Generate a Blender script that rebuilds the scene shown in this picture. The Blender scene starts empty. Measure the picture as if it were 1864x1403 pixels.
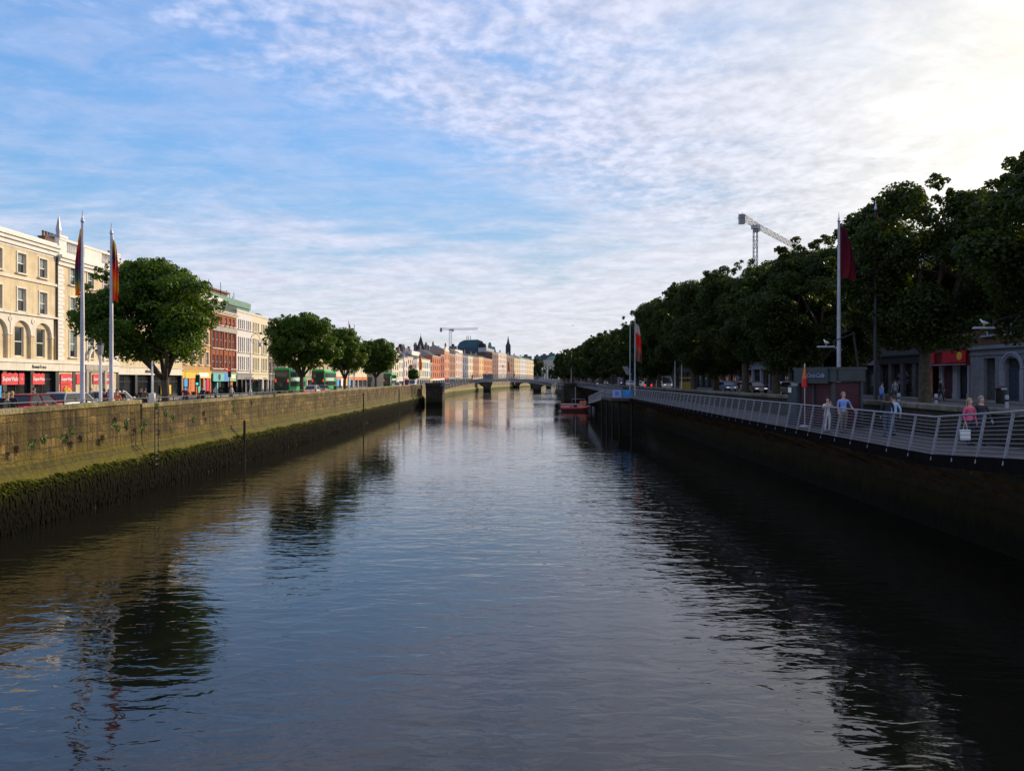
import bpy, bmesh, math, random
import numpy as np
from mathutils import Vector, Matrix
R = math.radians
scene = bpy.context.scene
C = scene.collection
rnd = random.Random(7)
EYE = 6.0                      # eye height over the river, metres
F = 1400.0                     # focal length in photo pixels
CX, CY = 913.0, 691.0          # vanishing point of the quays in the photo

def at(px, Y, z=0.0):
    "world point at depth Y along the photo column px"
    return Vector(((px - CX) / F * Y, Y, z))
def zz(py, Y):
    return EYE + (CY - py) / F * Y

# ------------------------------------------------------------------ meshes
class MB:
    def __init__(s): s.v = []; s.f = []; s.m = []
    def add(s, vs, fs, m=0):
        b = len(s.v); s.v += [tuple(v) for v in vs]
        for f in fs: s.f.append(tuple(b + i for i in f)); s.m.append(m)
    def quad(s, a, b, c, d, m=0): s.add((a, b, c, d), ((0, 1, 2, 3),), m)
    def poly(s, pts, m=0): s.add(pts, (tuple(range(len(pts))),), m)
    def box(s, x0, x1, y0, y1, z0, z1, m=0):
        s.add(((x0,y0,z0),(x1,y0,z0),(x1,y1,z0),(x0,y1,z0),(x0,y0,z1),(x1,y0,z1),(x1,y1,z1),(x0,y1,z1)),
              ((0,3,2,1),(4,5,6,7),(0,1,5,4),(1,2,6,5),(2,3,7,6),(3,0,4,7)), m)
    def cbox(s, x0, x1, y0, y1, z0, z1, c=.02, m=0):
        "box with chamfered vertical and top edges"
        pts = [(x0+c,y0),(x1-c,y0),(x1,y0+c),(x1,y1-c),(x1-c,y1),(x0+c,y1),(x0,y1-c),(x0,y0+c)]
        cx, cy = (x0+x1)/2, (y0+y1)/2
        ins = [(cx+(x-cx)*(1-2*c/(x1-x0)), cy+(y-cy)*(1-2*c/(y1-y0))) for x, y in pts]
        s.loft([[(x,y,z0) for x,y in pts], [(x,y,z1-c) for x,y in pts], [(x,y,z1) for x,y in ins]], m)
    def loft(s, rings, m=0, closed=True, caps=True):
        n = len(rings[0]); b = len(s.v)
        for r in rings: s.v += [tuple(p) for p in r]
        for k in range(len(rings)-1):
            for i in range(n if closed else n-1):
                j = (i+1) % n
                s.f.append((b+k*n+i, b+k*n+j, b+(k+1)*n+j, b+(k+1)*n+i)); s.m.append(m)
        if caps and closed:
            s.f.append(tuple(b+i for i in reversed(range(n)))); s.m.append(m)
            s.f.append(tuple(b+(len(rings)-1)*n+i for i in range(n))); s.m.append(m)
    def tube(s, pts, r, n=8, m=0, caps=True):
        pts = [Vector(p) for p in pts]; rings = []
        rs = r if isinstance(r, (list, tuple)) else [r]*len(pts)
        prev = None
        for i, p in enumerate(pts):
            d = (pts[min(i+1, len(pts)-1)] - pts[max(i-1, 0)]).normalized()
            if prev is None:
                a = d.orthogonal().normalized()
            else:
                a = prev - d*prev.dot(d)
                a = a.normalized() if a.length > 1e-6 else d.orthogonal().normalized()
            prev = a; b = d.cross(a)
            rings.append([p + (a*math.cos(2*math.pi*k/n) + b*math.sin(2*math.pi*k/n))*rs[i] for k in range(n)])
        s.loft(rings, m, True, caps)
    def bar(s, a, b, w, h, m=0):
        "square bar from a to b"
        a, b = Vector(a), Vector(b); d = (b-a).normalized()
        u = d.cross(Vector((0,0,1)))
        u = u.normalized() if u.length > 1e-4 else Vector((1,0,0))
        q = u.cross(d).normalized()
        rg = lambda p: [p+u*w/2+q*h/2, p-u*w/2+q*h/2, p-u*w/2-q*h/2, p+u*w/2-q*h/2]
        s.loft([rg(a), rg(b)], m)
    def lathe(s, prof, c=(0,0,0), n=12, m=0):
        s.loft([[(c[0]+r*math.cos(2*math.pi*k/n), c[1]+r*math.sin(2*math.pi*k/n), c[2]+z) for k in range(n)] for r, z in prof], m)
    def prism(s, pts, y0, y1, m=0):
        "polygon in x,z pushed along y"
        s.loft([[(x,y0,z) for x,z in pts], [(x,y1,z) for x,z in pts]], m)
    def mesh(s, name, mats, smooth=False):
        me = bpy.data.meshes.new(name)
        me.from_pydata(s.v, [], s.f)
        for m in (mats if isinstance(mats, (list, tuple)) else [mats]): me.materials.append(m)
        me.polygons.foreach_set('material_index', s.m)
        if smooth: me.polygons.foreach_set('use_smooth', [True]*len(s.f))
        me.update(); return me
    def build(s, name, mats, parent=None, smooth=False, label=None):
        o = bpy.data.objects.new(name, s.mesh(name, mats, smooth)); C.objects.link(o)
        if parent is not None: o.parent = parent
        if label: o['label'] = label
        return o

def tag(o, label, cat, group=None, kind=None):
    o['label'] = label; o['category'] = cat
    if group: o['group'] = group
    if kind: o['kind'] = kind
    return o
def thing(name, label, cat, loc=(0,0,0), rz=0.0, group=None, kind=None):
    o = bpy.data.objects.new(name, None); C.objects.link(o)
    o.location = loc; o.rotation_euler = (0,0,rz); o.empty_display_size = .3
    return tag(o, label, cat, group, kind)
def place(name, me, parent=None, loc=(0,0,0), rz=0.0):
    o = bpy.data.objects.new(name, me); C.objects.link(o)
    o.parent = parent; o.location = loc; o.rotation_euler = (0,0,rz); return o
def dup(o, label=None, loc=None, rz=None, parent=None):
    c = o.copy(); C.objects.link(c); c.parent = parent
    if label: c['label'] = label
    if loc is not None: c.location = loc
    if rz is not None: c.rotation_euler = (0,0,rz)
    for ch in list(o.children): dup(ch, parent=c)
    return c
def lettering(body, size, loc, rot, mat, parent, name='lettering', shear=0.0, depth=.015, bold=0.0, squash=1.0):
    cu = bpy.data.curves.new(name, 'FONT'); cu.body = body; cu.size = size
    cu.align_x = 'CENTER'; cu.align_y = 'CENTER'; cu.shear = shear; cu.extrude = depth; cu.offset = bold
    t = bpy.data.objects.new('tmp_text', cu); C.objects.link(t)
    dg = bpy.context.evaluated_depsgraph_get()
    me = bpy.data.meshes.new_from_object(t.evaluated_get(dg)); me.name = name
    bpy.data.objects.remove(t); bpy.data.curves.remove(cu)
    me.materials.clear(); me.materials.append(mat)
    o = place(name, me, parent, loc); o.rotation_euler = rot; o.scale = (squash, 1, 1)
    return o

# ------------------------------------------------------------------ materials
class NT:
    def __init__(s, nt): s.nt = nt
    def n(s, t, **kw):
        x = s.nt.nodes.new(t)
        for k, v in kw.items():
            if k in ('inp',):
                for a, b in v.items(): x.inputs[a].default_value = b
            else: setattr(x, k, v)
        return x
    def l(s, a, b): s.nt.links.new(a, b)
    def math(s, op, a, b=None, c=None, clamp=False):
        x = s.n('ShaderNodeMath', operation=op, use_clamp=clamp)
        for i, q in enumerate((a, b, c)):
            if q is None: continue
            if isinstance(q, (int, float)): x.inputs[i].default_value = q
            else: s.l(q, x.inputs[i])
        return x.outputs[0]
    def mix(s, fac, a, b, blend='MIX'):
        x = s.n('ShaderNodeMix', data_type='RGBA', blend_type=blend)
        for i, q in ((0, fac), (6, a), (7, b)):
            if isinstance(q, (int, float)): x.inputs[i].default_value = q
            elif isinstance(q, (tuple, list)): x.inputs[i].default_value = (*q[:3], 1)
            else: s.l(q, x.inputs[i])
        return x.outputs[2]
    def ramp(s, fac, stops, interp='LINEAR'):
        x = s.n('ShaderNodeValToRGB'); cr = x.color_ramp; cr.interpolation = interp
        while len(cr.elements) < len(stops): cr.elements.new(.5)
        for e, (p, c) in zip(cr.elements, stops):
            e.position = p; e.color = (*c, 1) if isinstance(c, (tuple, list)) else (c, c, c, 1)
        if fac is not None: s.l(fac, x.inputs[0])
        return x.outputs[0]
    def smooth(s, v, a, b, lo=0.0, hi=1.0):
        x = s.n('ShaderNodeMapRange', interpolation_type='SMOOTHSTEP')
        for i, q in enumerate((v, a, b, lo, hi)):
            if isinstance(q, (int, float)): x.inputs[i].default_value = q
            else: s.l(q, x.inputs[i])
        return x.outputs[0]
    def noise(s, vec, scale, detail=4, rough=.55, dist=0.0):
        x = s.n('ShaderNodeTexNoise'); x.inputs['Scale'].default_value = scale
        x.inputs['Detail'].default_value = detail; x.inputs['Roughness'].default_value = rough
        x.inputs['Distortion'].default_value = dist
        if vec is not None: s.l(vec, x.inputs['Vector'])
        return x.outputs['Fac']
    def mapped(s, vec, scale=(1,1,1), loc=(0,0,0), rot=(0,0,0)):
        x = s.n('ShaderNodeMapping'); x.inputs['Scale'].default_value = scale
        x.inputs['Location'].default_value = loc; x.inputs['Rotation'].default_value = rot
        s.l(vec, x.inputs['Vector']); return x.outputs[0]

def newmat(name):
    m = bpy.data.materials.new(name); m.use_nodes = True
    t = NT(m.node_tree); b = m.node_tree.nodes['Principled BSDF']
    return m, t, b
def M(name, col, rough=.75, metal=0.0, var=.18, scale=2.5, bump=0.0, spec=.3, emit=0.0, grime=0.0):
    m, t, b = newmat(name)
    tc = t.n('ShaderNodeTexCoord').outputs['Object']
    nz = t.noise(tc, scale, 5, .6)
    c = t.mix(t.smooth(nz, .3, .7), tuple(x*(1-var) for x in col), tuple(min(1, x*(1+var)) for x in col))
    if grime:
        g = t.noise(t.mapped(tc, (2.2, 2.2, .22)), 1.4, 6, .65)
        c = t.mix(t.math('MULTIPLY', t.smooth(g, .45, .75), grime), c, tuple(x*.35 for x in col))
    t.l(c, b.inputs['Base Color'])
    b.inputs['Roughness'].default_value = rough; b.inputs['Metallic'].default_value = metal
    b.inputs['Specular IOR Level'].default_value = spec
    if bump:
        bp = t.n('ShaderNodeBump'); bp.inputs['Strength'].default_value = bump; bp.inputs['Distance'].default_value = .02
        t.l(t.noise(tc, scale*9, 4), bp.inputs['Height']); t.l(bp.outputs[0], b.inputs['Normal'])
    if emit:
        t.l(c, b.inputs['Emission Color']); b.inputs['Emission Strength'].default_value = emit
    return m
def brickmat(name, col, col2, mortar, bw=.24, bh=.085, ms=.012, var=.3, grime=.3, rough=.85, bump=.4):
    m, t, b = newmat(name)
    tc = t.n('ShaderNodeTexCoord').outputs['Object']
    sp = t.n('ShaderNodeSeparateXYZ'); t.l(tc, sp.inputs[0])
    cb = t.n('ShaderNodeCombineXYZ'); t.l(t.math('ADD', sp.outputs[0], sp.outputs[1]), cb.inputs[0]); t.l(sp.outputs[2], cb.inputs[1])
    br = t.n('ShaderNodeTexBrick'); t.l(cb.outputs[0], br.inputs['Vector'])
    for k, v in (('Color1', (*col,1)), ('Color2', (*col2,1)), ('Mortar', (*mortar,1)), ('Scale', 1.0), ('Mortar Size', ms), ('Brick Width', bw), ('Row Height', bh)):
        br.inputs[k].default_value = v
    g = t.noise(t.mapped(tc, (1.6,1.6,.25)), 1.2, 6, .65)
    c = t.mix(t.math('MULTIPLY', t.smooth(g, .42, .75), grime), br.outputs['Color'], tuple(x*.3 for x in col))
    n2 = t.noise(tc, .9, 4)
    c = t.mix(t.math('MULTIPLY', t.smooth(n2, .35, .7), var), c, tuple(min(1, x*1.35) for x in col2))
    t.l(c, b.inputs['Base Color']); b.inputs['Roughness'].default_value = rough
    b.inputs['Specular IOR Level'].default_value = .2
    bp = t.n('ShaderNodeBump'); bp.inputs['Strength'].default_value = bump; bp.inputs['Distance'].default_value = .01
    t.l(br.outputs['Fac'], bp.inputs['Height']); bp.invert = True; t.l(bp.outputs[0], b.inputs['Normal'])
    return m
def glassmat(name, col=(.015,.018,.02), rough=.04, var=.5):
    m, t, b = newmat(name)
    tc = t.n('ShaderNodeTexCoord').outputs['Object']
    oi = t.n('ShaderNodeObjectInfo').outputs['Random']
    nz = t.noise(t.mapped(tc, (.7,.7,.4)), 1.1, 3)
    c = t.mix(t.smooth(nz, .35, .75), col, tuple(x*2.5+.01 for x in col))
    c = t.mix(t.math('MULTIPLY', oi, var), c, (.10,.11,.10))
    t.l(c, b.inputs['Base Color']); b.inputs['Roughness'].default_value = rough
    b.inputs['Specular IOR Level'].default_value = .6
    bp = t.n('ShaderNodeBump'); bp.inputs['Strength'].default_value = .06; bp.inputs['Distance'].default_value = .05
    t.l(t.noise(tc, .9, 2), bp.inputs['Height']); t.l(bp.outputs[0], b.inputs['Normal'])
    return m
def bands(name, stops, z0, z1, rough=.8):
    "cloth whose colour changes in stripes along its height"
    m, t, b = newmat(name)
    tc = t.n('ShaderNodeTexCoord').outputs['Object']
    sp = t.n('ShaderNodeSeparateXYZ'); t.l(tc, sp.inputs[0])
    w = t.math('ADD', sp.outputs[2], t.math('MULTIPLY', sp.outputs[0], .8))
    f = t.smooth(w, z0, z1); f = t.math('DIVIDE', t.math('SUBTRACT', w, z0), z1-z0, clamp=True)
    t.l(t.ramp(f, stops), b.inputs['Base Color']); b.inputs['Roughness'].default_value = rough
    b.inputs['Specular IOR Level'].default_value = .1
    return m

def leafmat(name, dark, light, trans=.35):
    m, t, b = newmat(name)
    tc = t.n('ShaderNodeTexCoord').outputs['Object']
    g = t.n('ShaderNodeNewGeometry').outputs['Random Per Island']
    nz = t.noise(tc, .7, 3)
    c = t.mix(t.smooth(t.math('ADD', t.math('MULTIPLY', g, .5), t.math('MULTIPLY', nz, .7)), .3, .95), dark, light)
    out = m.node_tree.nodes['Material Output']
    b.inputs['Roughness'].default_value = .5; b.inputs['Specular IOR Level'].default_value = .25
    t.l(c, b.inputs['Base Color'])
    tr = t.n('ShaderNodeBsdfTranslucent'); t.l(t.mix(.6, c, (light[0]*1.9, light[1]*1.6, light[2]*.6)), tr.inputs[0])
    mx = t.n('ShaderNodeMixShader'); mx.inputs[0].default_value = trans
    t.l(b.outputs[0], mx.inputs[1]); t.l(tr.outputs[0], mx.inputs[2]); t.l(mx.outputs[0], out.inputs[0])
    return m

MAT = {}
def mats():
    a = MAT
    a['cream'] = M('cream_stucco', (.64,.52,.32), .85, var=.12, grime=.34, scale=.8)
    a['white'] = M('white_paint', (.74,.70,.62), .7, var=.06, grime=.22, scale=1)
    a['trim'] = M('pale_trim', (.72,.66,.54), .75, var=.08, grime=.38, scale=1)
    a['sash'] = M('white_sash', (.75,.74,.70), .5, var=.05)
    a['darkframe'] = M('dark_frame', (.02,.022,.022), .4)
    a['glass'] = glassmat('window_glass')
    a['glass2'] = glassmat('window_glass_blind', (.16,.20,.18), .15, .3)
    a['shopglass'] = glassmat('shop_glass', (.010,.011,.012), .06, .15)
    a['slate'] = M('slate_roof', (.022,.024,.030), .7, scale=6, var=.3)
    a['lead'] = M('lead_roof', (.09,.095,.1), .6, scale=3, var=.2)
    a['copper'] = M('green_copper', (.09,.22,.17), .65, scale=2, var=.25, grime=.3)
    a['chim'] = brickmat('chimney_brick', (.16,.08,.05), (.22,.11,.07), (.2,.18,.15))
    a['pot'] = M('clay_pot', (.26,.11,.06), .8)
    a['iron'] = M('black_iron', (.018,.018,.02), .5, scale=5)
    a['steel'] = M('galvanised_steel', (.42,.43,.45), .4, metal=.4, var=.12, scale=4)
    a['rail'] = M('railing_steel', (.23,.23,.26), .5, metal=.2, var=.15, scale=6)
    a['polegrey'] = M('grey_pole', (.36,.36,.38), .5, metal=.2, var=.12, scale=2, grime=.3)
    a['polewhite'] = M('white_pole', (.62,.60,.54), .5, var=.1, scale=2, grime=.3)
    a['red'] = M('red_sign', (.62,.015,.03), .45, var=.08)
    a['blue'] = M('blue_poster', (.02,.32,.68), .5, var=.15)
    a['matte'] = M('matte_black_beam', (.012,.010,.010), 1.0, spec=.0)  # flat black with no specular sheen
    a['faded'] = M('grey_blue_script', (.22,.26,.38), .6)  # white lettering toned down to grey-blue
    a['ltblue'] = M('pale_blue_sign', (.30,.42,.72), .5, var=.1)
    a['yellow'] = M('yellow_sign', (.78,.50,.03), .5, var=.1)
    a['orange'] = M('orange_paint', (.60,.16,.03), .6, var=.15)
    a['teal'] = M('teal_sign', (.12,.48,.46), .5, var=.15)
    a['lilac'] = M('blue_sign', (.16,.24,.62), .5, var=.15)
    a['ltgreen'] = M('green_sign', (.30,.52,.16), .5, var=.2)
    a['paper'] = M('white_sign', (.80,.80,.76), .5, var=.05)
    a['black'] = M('black_paint', (.012,.012,.013), .5)
    a['stonegrey'] = M('grey_stone', (.30,.29,.27), .85, var=.15, grime=.4, bump=.3)
    a['limestone'] = M('pale_limestone', (.40,.37,.31), .85, var=.2, grime=.4, bump=.3)
    a['maroon'] = M('maroon_shutter', (.060,.014,.024), .55, var=.15, scale=3)
    a['kioskgrey'] = M('kiosk_grey', (.040,.050,.054), .55, var=.15)
    a['tyre'] = M('tyre_rubber', (.02,.02,.02), .85)
    a['alloy'] = M('wheel_alloy', (.5,.5,.52), .35, metal=.8)
    a['lampred'] = M('red_lamp', (.85,.02,.02), .3, emit=2.0)
    a['lampwhite'] = M('white_lamp', (.9,.86,.75), .3, emit=.5)
    a['lampgreen'] = M('green_lamp', (.02,.75,.40), .3, emit=1.6)
    a['bark'] = M('tree_bark', (.085,.065,.045), .9, var=.35, scale=5, bump=.6)
    a['leaf'] = leafmat('plane_leaves', (.012,.030,.004), (.085,.165,.012), .42)
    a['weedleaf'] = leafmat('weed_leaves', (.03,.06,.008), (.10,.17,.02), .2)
    a['leafdark'] = leafmat('shaded_leaves', (.008,.018,.004), (.050,.082,.008), .40)  # shade of the right bank put into the leaf colour
    a['timber'] = M('grey_timber', (.055,.046,.044), .8, var=.3, scale=3)
    a['asphalt'] = M('asphalt', (.05,.05,.052), .85, var=.2, scale=1.2, bump=.3)
    a['paving'] = M('paving', (.17,.16,.15), .85, var=.2, scale=1.4, bump=.2)
    a['kerb'] = M('kerb_stone', (.30,.29,.27), .8)
    a['linepaint'] = M('road_paint', (.7,.68,.6), .7)
    a['lineyellow'] = M('yellow_road_paint', (.6,.42,.06), .7)
    a['hair'] = M('dark_hair', (.03,.02,.014), .6)
    a['hairgrey'] = M('grey_hair', (.24,.21,.20), .6)
    a['hairblond'] = M('blond_hair', (.38,.24,.10), .6)
    a['skin'] = M('skin', (.50,.28,.19), .55, var=.08)
mats()
# ================================================================== the river, its banks and bridges
LB = [(-19,-12),(-19,42),(-18.4,180),(-20,290),(-12,400),(-6,470),(15,600),(45,760),(62,860)]     # left water edge
RB = [(16.5,-12),(16.5,18),(17.2,24),(19.9,94),(21.3,150),(21.6,200),(23,330),(36,480),(58,600),(95,760),(112,860)]
BE = [(11.2,10),(12.3,18.2),(13.2,23.6),(16.0,95)]                                               # boardwalk edge
BE2 = [(16.9,108),(17.9,146),(17.4,183)]
def along(pl, Y):
    for (x0,y0),(x1,y1) in zip(pl, pl[1:]):
        if y0 <= Y <= y1: return x0+(x1-x0)*(Y-y0)/(y1-y0)
    return pl[0][0] if Y < pl[0][1] else pl[-1][0]
def stations(pl, y0, y1, step):
    ys = {y0, y1} | {y for _, y in pl if y0 < y < y1}
    y = y0
    while y < y1: ys.add(round(y,3)); y += step
    return sorted(ys)
ZL, ZR, ZB = 3.7, 4.3, 3.7     # left street, right street, boardwalk

# ---- ground: one sheet with the river channel left open, flat out to the horizon
g = MB()
def strip(pl, sgn, z, inset):
    prev = None
    for x, y in pl:
        p = ((x+sgn*inset, y, z), (sgn*6000, y, z))
        if prev: g.quad(prev[0], prev[1], p[1], p[0]) if sgn > 0 else g.quad(prev[1], prev[0], p[0], p[1])
        prev = p
strip(LB, -1, ZL, .8); strip(RB, 1, ZL+.59, .8)
g.quad((-6000,860,ZL),(6000,860,ZL),(6000,9000,ZL),(-6000,9000,ZL))
g.build('ground', MAT['paving'])['kind'] = 'structure'

def sheet(name, pl, d0, d1, z, y0, y1, mat, step=12):
    mb = MB(); ys = stations(pl, y0, y1, step)
    for a, b in zip(ys, ys[1:]):
        mb.quad((along(pl,a)+d0,a,z),(along(pl,a)+d1,a,z),(along(pl,b)+d1,b,z),(along(pl,b)+d0,b,z))
    o = mb.build(name, mat); o['kind'] = 'structure'; return o
def kerb(name, pl, d0, d1, z0, z1, y0, y1, mat):
    mb = MB(); ys = stations(pl, y0, y1, 12)
    mb.loft([[(along(pl,y)+d0,y,z0),(along(pl,y)+d1,y,z0),(along(pl,y)+d1,y,z1),(along(pl,y)+d0,y,z1)] for y in ys])
    o = mb.build(name, mat); o['kind'] = 'structure'; return o
sheet('road', LB, -19.5, -6.0, ZL+.004, 5, 300, MAT['asphalt'])
kerb('kerb', LB, -5.9, -5.7, ZL-.1, ZL+.12, 5, 300, MAT['kerb'])
kerb('kerb', LB, -19.8, -19.6, ZL-.1, ZL+.12, 5, 300, MAT['kerb'])
for d in (-10.4, -15.0):
    mb = MB(); y = 20
    while y < 170:
        x = along(LB, y)+d; mb.quad((x,y,ZL+.008),(x+.12,y,ZL+.008),(x+.12,y+3,ZL+.008),(x,y+3,ZL+.008)); y += 9
    mb.build('road_marking', MAT['linepaint'])['kind'] = 'structure'
sheet('road', RB, 10.2, 17.6, ZR+.004, 5, 300, MAT['asphalt'])
kerb('kerb', RB, 9.9, 10.1, ZR-.1, ZR+.13, 5, 300, MAT['kerb'])
kerb('kerb', RB, 17.7, 17.9, ZR-.1, ZR+.13, 5, 300, MAT['kerb'])
sheet('road_marking', RB, 10.35, 10.45, ZR+.008, 5, 300, MAT['lineyellow'])
mb = MB(); y = 14
while y < 200:
    x = along(RB, y)+13.9; mb.quad((x,y,ZR+.008),(x+.12,y,ZR+.008),(x+.12,y+3,ZR+.008),(x,y+3,ZR+.008)); y += 8
mb.build('road_marking', MAT['linepaint'])['kind'] = 'structure'

# ---- water
m, t, b = newmat('river_water')
pos = t.n('ShaderNodeTexCoord').outputs['Object']
b.inputs['Base Color'].default_value = (.010,.0095,.006,1)
b.inputs['Roughness'].default_value = .035; b.inputs['IOR'].default_value = 1.62; b.inputs['Specular Tint'].default_value = (1.0,.93,.88,1)
n1 = t.noise(t.mapped(pos, (.55,1.25,1)), .60, 2, .45, .7)
n2 = t.noise(t.mapped(pos, (.7,1.5,1), (7,3,0), (0,0,.18)), 1.8, 2, .5, .6)
n3 = t.noise(t.mapped(pos, (.8,1.4,1), (1,9,0), (0,0,-.2)), 5.5, 3, .5)
patch = t.smooth(t.noise(t.mapped(pos, (1,.45,1), (3,1,0)), .045, 4, .55), .42, .58, .42, 1.1)
h = t.math('ADD', t.math('MULTIPLY', n1, .064), t.math('ADD', t.math('MULTIPLY', n2, .036), t.math('MULTIPLY', n3, .0032)))
spw = t.n('ShaderNodeSeparateXYZ'); t.l(pos, spw.inputs[0])
h = t.math('MULTIPLY', h, t.math('MULTIPLY', patch, t.smooth(spw.outputs[1], 10, 75, 1.0, .34)))
wb = t.smooth(t.noise(t.mapped(pos, (.010,.034,1), (2,1.3,0)), 1.0, 4, .5, .3), .53, .58)
wb = t.math('MULTIPLY', wb, t.smooth(spw.outputs[1], 115, 150))
h = t.math('MULTIPLY', h, t.math('MULTIPLY_ADD', wb, 3.2, 1.0))
bp = t.n('ShaderNodeBump'); bp.inputs['Strength'].default_value = 1.0; bp.inputs['Distance'].default_value = 1.0
t.l(h, bp.inputs['Height']); t.l(bp.outputs[0], b.inputs['Normal'])
MAT['water'] = m
w = MB(); w.quad((-60,-40,0),(140,-40,0),(140,862,0),(-60,862,0))
w.build('river_water', m)['kind'] = 'structure'
bed = MB(); bed.quad((-60,-40,-2),(140,-40,-2),(140,862,-2),(-60,862,-2))

# ---- masonry of the quay walls
def wallmat(name, col, col2, mortar, moss, mossz, streak=.55, bw=1.15, bh=.40, dark=(.03,.022,.012)):
    m, t, b = newmat(name)
    tc = t.n('ShaderNodeTexCoord').outputs['Object']
    sp = t.n('ShaderNodeSeparateXYZ'); t.l(tc, sp.inputs[0])
    wob = t.math('MULTIPLY', t.noise(tc, .8, 3), .30)
    cb = t.n('ShaderNodeCombineXYZ'); t.l(sp.outputs[1], cb.inputs[0]); t.l(t.math('ADD', sp.outputs[2], wob), cb.inputs[1])
    br = t.n('ShaderNodeTexBrick'); t.l(cb.outputs[0], br.inputs['Vector'])
    for k, v in (('Color1', (*col,1)), ('Color2', (*col2,1)), ('Mortar', (*mortar,1)), ('Scale', 1.0), ('Mortar Size', .018), ('Mortar Smooth', .3), ('Brick Width', bw), ('Row Height', bh)):
        br.inputs[k].default_value = v
    c = br.outputs['Color']
    n1 = t.noise(tc, .45, 5, .6)
    c = t.mix(t.smooth(n1, .35, .7), c, tuple(x*.36 for x in col))
    pt = t.noise(t.mapped(tc, (1,.9,2.0), (3,3,3)), .9, 6, .7)
    c = t.mix(t.math('MULTIPLY', t.smooth(pt, .46, .62), .7), c, (col[0]*.75, col[1]*.85, col[2]*.55))
    nb = t.noise(t.mapped(tc, (1,1,2.2)), 2.2, 5, .65)
    c = t.mix(t.math('MULTIPLY', t.smooth(nb, .55, .8), .7), c, (col[0]*1.35, col[1]*1.0, col[2]*.7))
    st = t.noise(t.mapped(tc, (3.4,3.4,.16)), 1.0, 7, .75)
    c = t.mix(t.math('MULTIPLY', t.smooth(st, .46, .66), streak), c, dark)
    st3 = t.noise(t.mapped(tc, (4.5,4.5,.25), (9,2,4)), 1.0, 5, .7)
    c = t.mix(t.math('MULTIPLY', t.smooth(st3, .52, .72), .55), c, (min(1,col2[0]*1.25),min(1,col2[1]*1.2),col2[2]*.95))
    st2 = t.noise(t.mapped(tc, (2.0,2.0,.18), (5,5,1)), 1.0, 5, .65)
    c = t.mix(t.math('MULTIPLY', t.smooth(st2, .50, .70), .5), c, moss)
    zj = t.math('ADD', sp.outputs[2], t.math('MULTIPLY', t.math('SUBTRACT', t.noise(t.mapped(tc, (1,1,.3)), 1.1, 5, .65), .5), 1.3))
    c = t.mix(t.smooth(zj, mossz+.75, mossz-.25), c, moss)
    c = t.mix(t.smooth(zj, mossz-.1, mossz-.7), c, tuple(x*.25 for x in moss))
    t.l(c, b.inputs['Base Color']); b.inputs['Roughness'].default_value = .85; b.inputs['Specular IOR Level'].default_value = .2
    bp = t.n('ShaderNodeBump'); bp.inputs['Strength'].default_value = 1.0; bp.inputs['Distance'].default_value = .10
    hh = t.math('ADD', t.math('MULTIPLY', br.outputs['Fac'], -1.0), t.math('MULTIPLY', t.noise(tc, 3.0, 6, .65), 1.6))
    t.l(hh, bp.inputs['Height']); t.l(bp.outputs[0], b.inputs['Normal'])
    return m
MAT['quay'] = wallmat('mossy_quay_stone', (.080,.052,.015), (.265,.178,.054), (.055,.038,.013), (.135,.108,.010), 2.45, .9)
MAT['quayfoot'] = wallmat('weedy_footing', (.05,.042,.012), (.06,.05,.015), (.03,.03,.01), (.120,.102,.009), 2.05, .4)
MAT['quayfar'] = wallmat('far_quay_stone', (.27,.20,.12), (.34,.25,.15), (.10,.08,.05), (.24,.22,.02), 1.75, .3)
MAT['quaydark'] = wallmat('shaded_quay_stone', (.050,.038,.026), (.065,.048,.030), (.015,.012,.01), (.030,.026,.006), 1.3)  # stone colour darkened to stand in for the bank's shade
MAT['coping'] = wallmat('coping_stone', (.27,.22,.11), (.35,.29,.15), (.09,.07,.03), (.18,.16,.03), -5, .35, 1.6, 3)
MAT['copingdark'] = wallmat('shaded_coping', (.20,.18,.15), (.24,.21,.17), (.08,.07,.06), (.12,.12,.06), -5, .3, 1.6, 3)  # coping toned down, its shade mixed into the colour

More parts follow.
